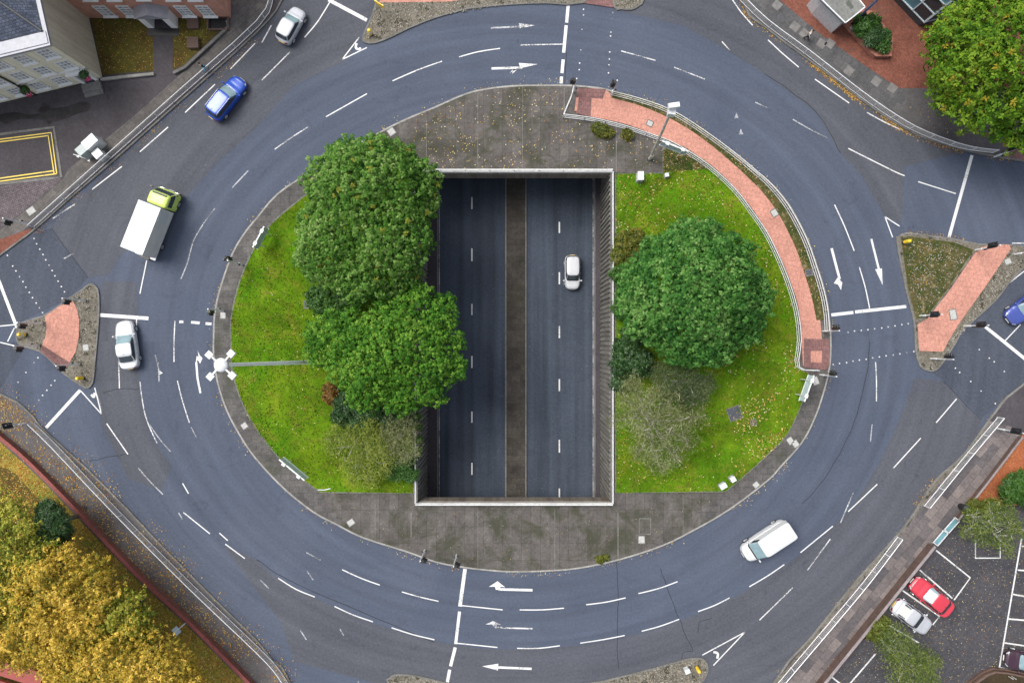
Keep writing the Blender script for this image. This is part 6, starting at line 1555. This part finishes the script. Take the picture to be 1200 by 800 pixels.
# ============================================================ PEOPLE
def person(label, px, py, ang, top, legs, seed, bag=None):
    p = W(px,py,1.6); t = thing('person', label, 'person', (p.x,p.y,.125), ang)
    def skin(name, pts, edges, radii, mat, sub=2):
        me = bpy.data.meshes.new(name); me.from_pydata(pts, edges, []); me.materials.append(M[mat])
        o = bpy.data.objects.new(name, me); COL.objects.link(o); o.parent = t
        sm = o.modifiers.new('skin','SKIN'); sm.use_smooth_shade = True
        me.skin_vertices[0] if me.skin_vertices else None
        if not me.skin_vertices:
            bm = bmesh.new(); bm.from_mesh(me); bm.verts.layers.skin.verify(); bm.to_mesh(me); bm.free()
        for i, v in enumerate(me.skin_vertices[0].data):
            rr = radii[i]; v.radius = rr if hasattr(rr,'__len__') else (rr,rr); v.use_root = (i == 0)
        s = o.modifiers.new('subsurf','SUBSURF'); s.levels = sub; s.render_levels = sub
        return o
    # mid-stride, x forward
    body = [(0,0,.93),(0,0,1.12),(0,0,1.36),(0,0,1.47),(.02,0,1.56),(.03,0,1.66),
            (0,.10,.88),(.14,.10,.50),(.16,.10,.09),(.28,.10,.05), (0,-.10,.88),(-.02,-.10,.50),(-.20,-.10,.12),(-.10,-.10,.06),
            (0,.20,1.40),(-.07,.25,1.13),(.05,.25,.90),(.09,.24,.82), (0,-.20,1.40),(.05,-.25,1.13),(.18,-.24,.93),(.23,-.23,.86)]
    ed = [(0,1),(1,2),(2,3),(3,4),(4,5),(0,6),(6,7),(7,8),(8,9),(0,10),(10,11),(11,12),(12,13),(2,14),(14,15),(15,16),(16,17),(2,18),(18,19),(19,20),(20,21)]
    rd = [(.13,.10),(.12,.10),(.15,.11),(.06,.06),(.085,.08),(.075,.08),.085,.06,.04,.04,.085,.06,.04,.04,.055,.042,.03,.035,.055,.042,.03,.035]
    skin('body', body, ed, rd, 'skin')
    jk = [body[i] for i in (0,1,2,14,15,16,18,19,20)]; skin('jacket', jk, [(0,1),(1,2),(2,3),(3,4),(4,5),(2,6),(6,7),(7,8)], [(.155,.125),(.15,.125),(.18,.14),.075,.06,.05,.075,.06,.05], top)
    skin('trousers', [body[i] for i in (0,6,7,8,10,11,12)], [(0,1),(1,2),(2,3),(0,4),(4,5),(5,6)], [(.15,.12),.105,.08,.062,.105,.08,.062], legs)
    m = MB(); m.sphere((.0,0,1.665),(.10,.092,.105),12,8); m.build('hair', M['hair'], t, smooth=True)
    m = MB(); m.sphere((.105,0,1.615),(.02,.013,.018),8,6); m.build('nose', M['skin'], t, smooth=True)
    for s in (1,-1):
        m = MB(); m.sphere((.098,s*.034,1.645),.011,8,6); m.build('eye', M['black'], t)
        h = body[17] if s > 0 else body[21]; hd = MB()
        for k in range(4): hd.tube([(h[0]+.005,h[1]+(k-1.5)*.018,h[2]),(h[0]+.03,h[1]+(k-1.5)*.02,h[2]-.05),(h[0]+.02,h[1]+(k-1.5)*.02,h[2]-.085-.008*(k in (1,2)))],[.009,.0085,.007],6)
        hd.tube([(h[0]+.03,h[1],h[2]+.02),(h[0]+.06,h[1]-.02*s,h[2]-.03)],[.011,.008],6); hd.build('fingers', M['skin'], t)
        f = body[9] if s > 0 else body[13]; m = MB(); m.sphere((f[0]-.04,f[1],f[2]+.005),(.14,.052,.05),10,7); m.build('shoe', M['black'], t, smooth=True)
    if bag:
        m = MB(); m.box((.08,.40,.66),(.34,.14,.36),taper=.9); m.tube([(-.02,.37,.84),(.03,.30,.95),(.15,.30,.95),(.2,.37,.84)],.012,5); bg_ = m.build('x', M[bag]); bg_.name = 'shoulder_bag'
        bg_.location = t.location; bg_.rotation_euler = t.rotation_euler; tag(bg_, 'bright cyan bag held by the person walking by the guard rail', 'bag')
    return t
M['cyan'] = m_plain('cyan_cloth', (.03,.30,.42), .8, 0, .12, 9)
M['white_cloth'] = m_plain('white_cloth', (.62,.60,.58), .85, 0, .1, 9)
M['black_cloth'] = m_plain('black_cloth', (.018,.018,.022), .85, 0, .2, 9)
person('person in a dark top and bright cyan trousers walking by the upper left guard rail', 234, 75, R(40), 'black_cloth', 'cyan', 1)
person('person in a white top and dark trousers walking along the upper right footway', 952, 37, R(-40), 'white_cloth', 'black_cloth', 2)
# ============================================================ CAMERA, LIGHT
cam = bpy.data.cameras.new('camera'); co = bpy.data.objects.new('camera', cam); COL.objects.link(co)
cam.lens = 24; cam.sensor_width = 36; cam.sensor_fit = 'HORIZONTAL'; cam.clip_end = 6000; cam.clip_start = .5
co.location = (0,0,H); co.rotation_euler = (0,0,0)
sc.camera = co
SUN_EL, SUN_AZ = R(58), R(305)          # overcast: a broad, weak sun high in the north-west
wd = bpy.data.worlds.new('World'); sc.world = wd; wd.use_nodes = True
nt = wd.node_tree; bg = nt.nodes['Background']
sky = nt.nodes.new('ShaderNodeTexSky'); sky.sky_type = 'NISHITA'; sky.sun_disc = False
sky.sun_elevation = SUN_EL; sky.sun_rotation = SUN_AZ; sky.dust_density = 3.0; sky.air_density = 1.0; sky.ozone_density = 1.0
hs = nt.nodes.new('ShaderNodeHueSaturation'); hs.inputs['Saturation'].default_value = .42   # cloud veil
nt.links.new(sky.outputs[0], hs.inputs['Color']); nt.links.new(hs.outputs[0], bg.inputs['Color'])
bg.inputs['Strength'].default_value = .105
sun = bpy.data.lights.new('sun', 'SUN'); sun.energy = 1.6; sun.angle = R(34); sun.color = (1,.96,.90)
so = bpy.data.objects.new('sun', sun); COL.objects.link(so)
# sky rotation is measured clockwise from +Y
sd = Vector((math.sin(SUN_AZ)*math.cos(SUN_EL), math.cos(SUN_AZ)*math.cos(SUN_EL), math.sin(SUN_EL)))
so.rotation_euler = sd.to_track_quat('Z', 'Y').to_euler(); so.location = sd*120
vs_ = sc.view_settings
vs_.view_transform = 'Standard'; vs_.look = 'None'; vs_.gamma = 1; vs_.use_curve_mapping = False; vs_.exposure = 1.15
sc.cycles.max_bounces = 5; sc.cycles.diffuse_bounces = 2; sc.cycles.glossy_bounces = 2; sc.cycles.transmission_bounces = 3; sc.cycles.transparent_max_bounces = 4
sc.cycles.use_denoising = True
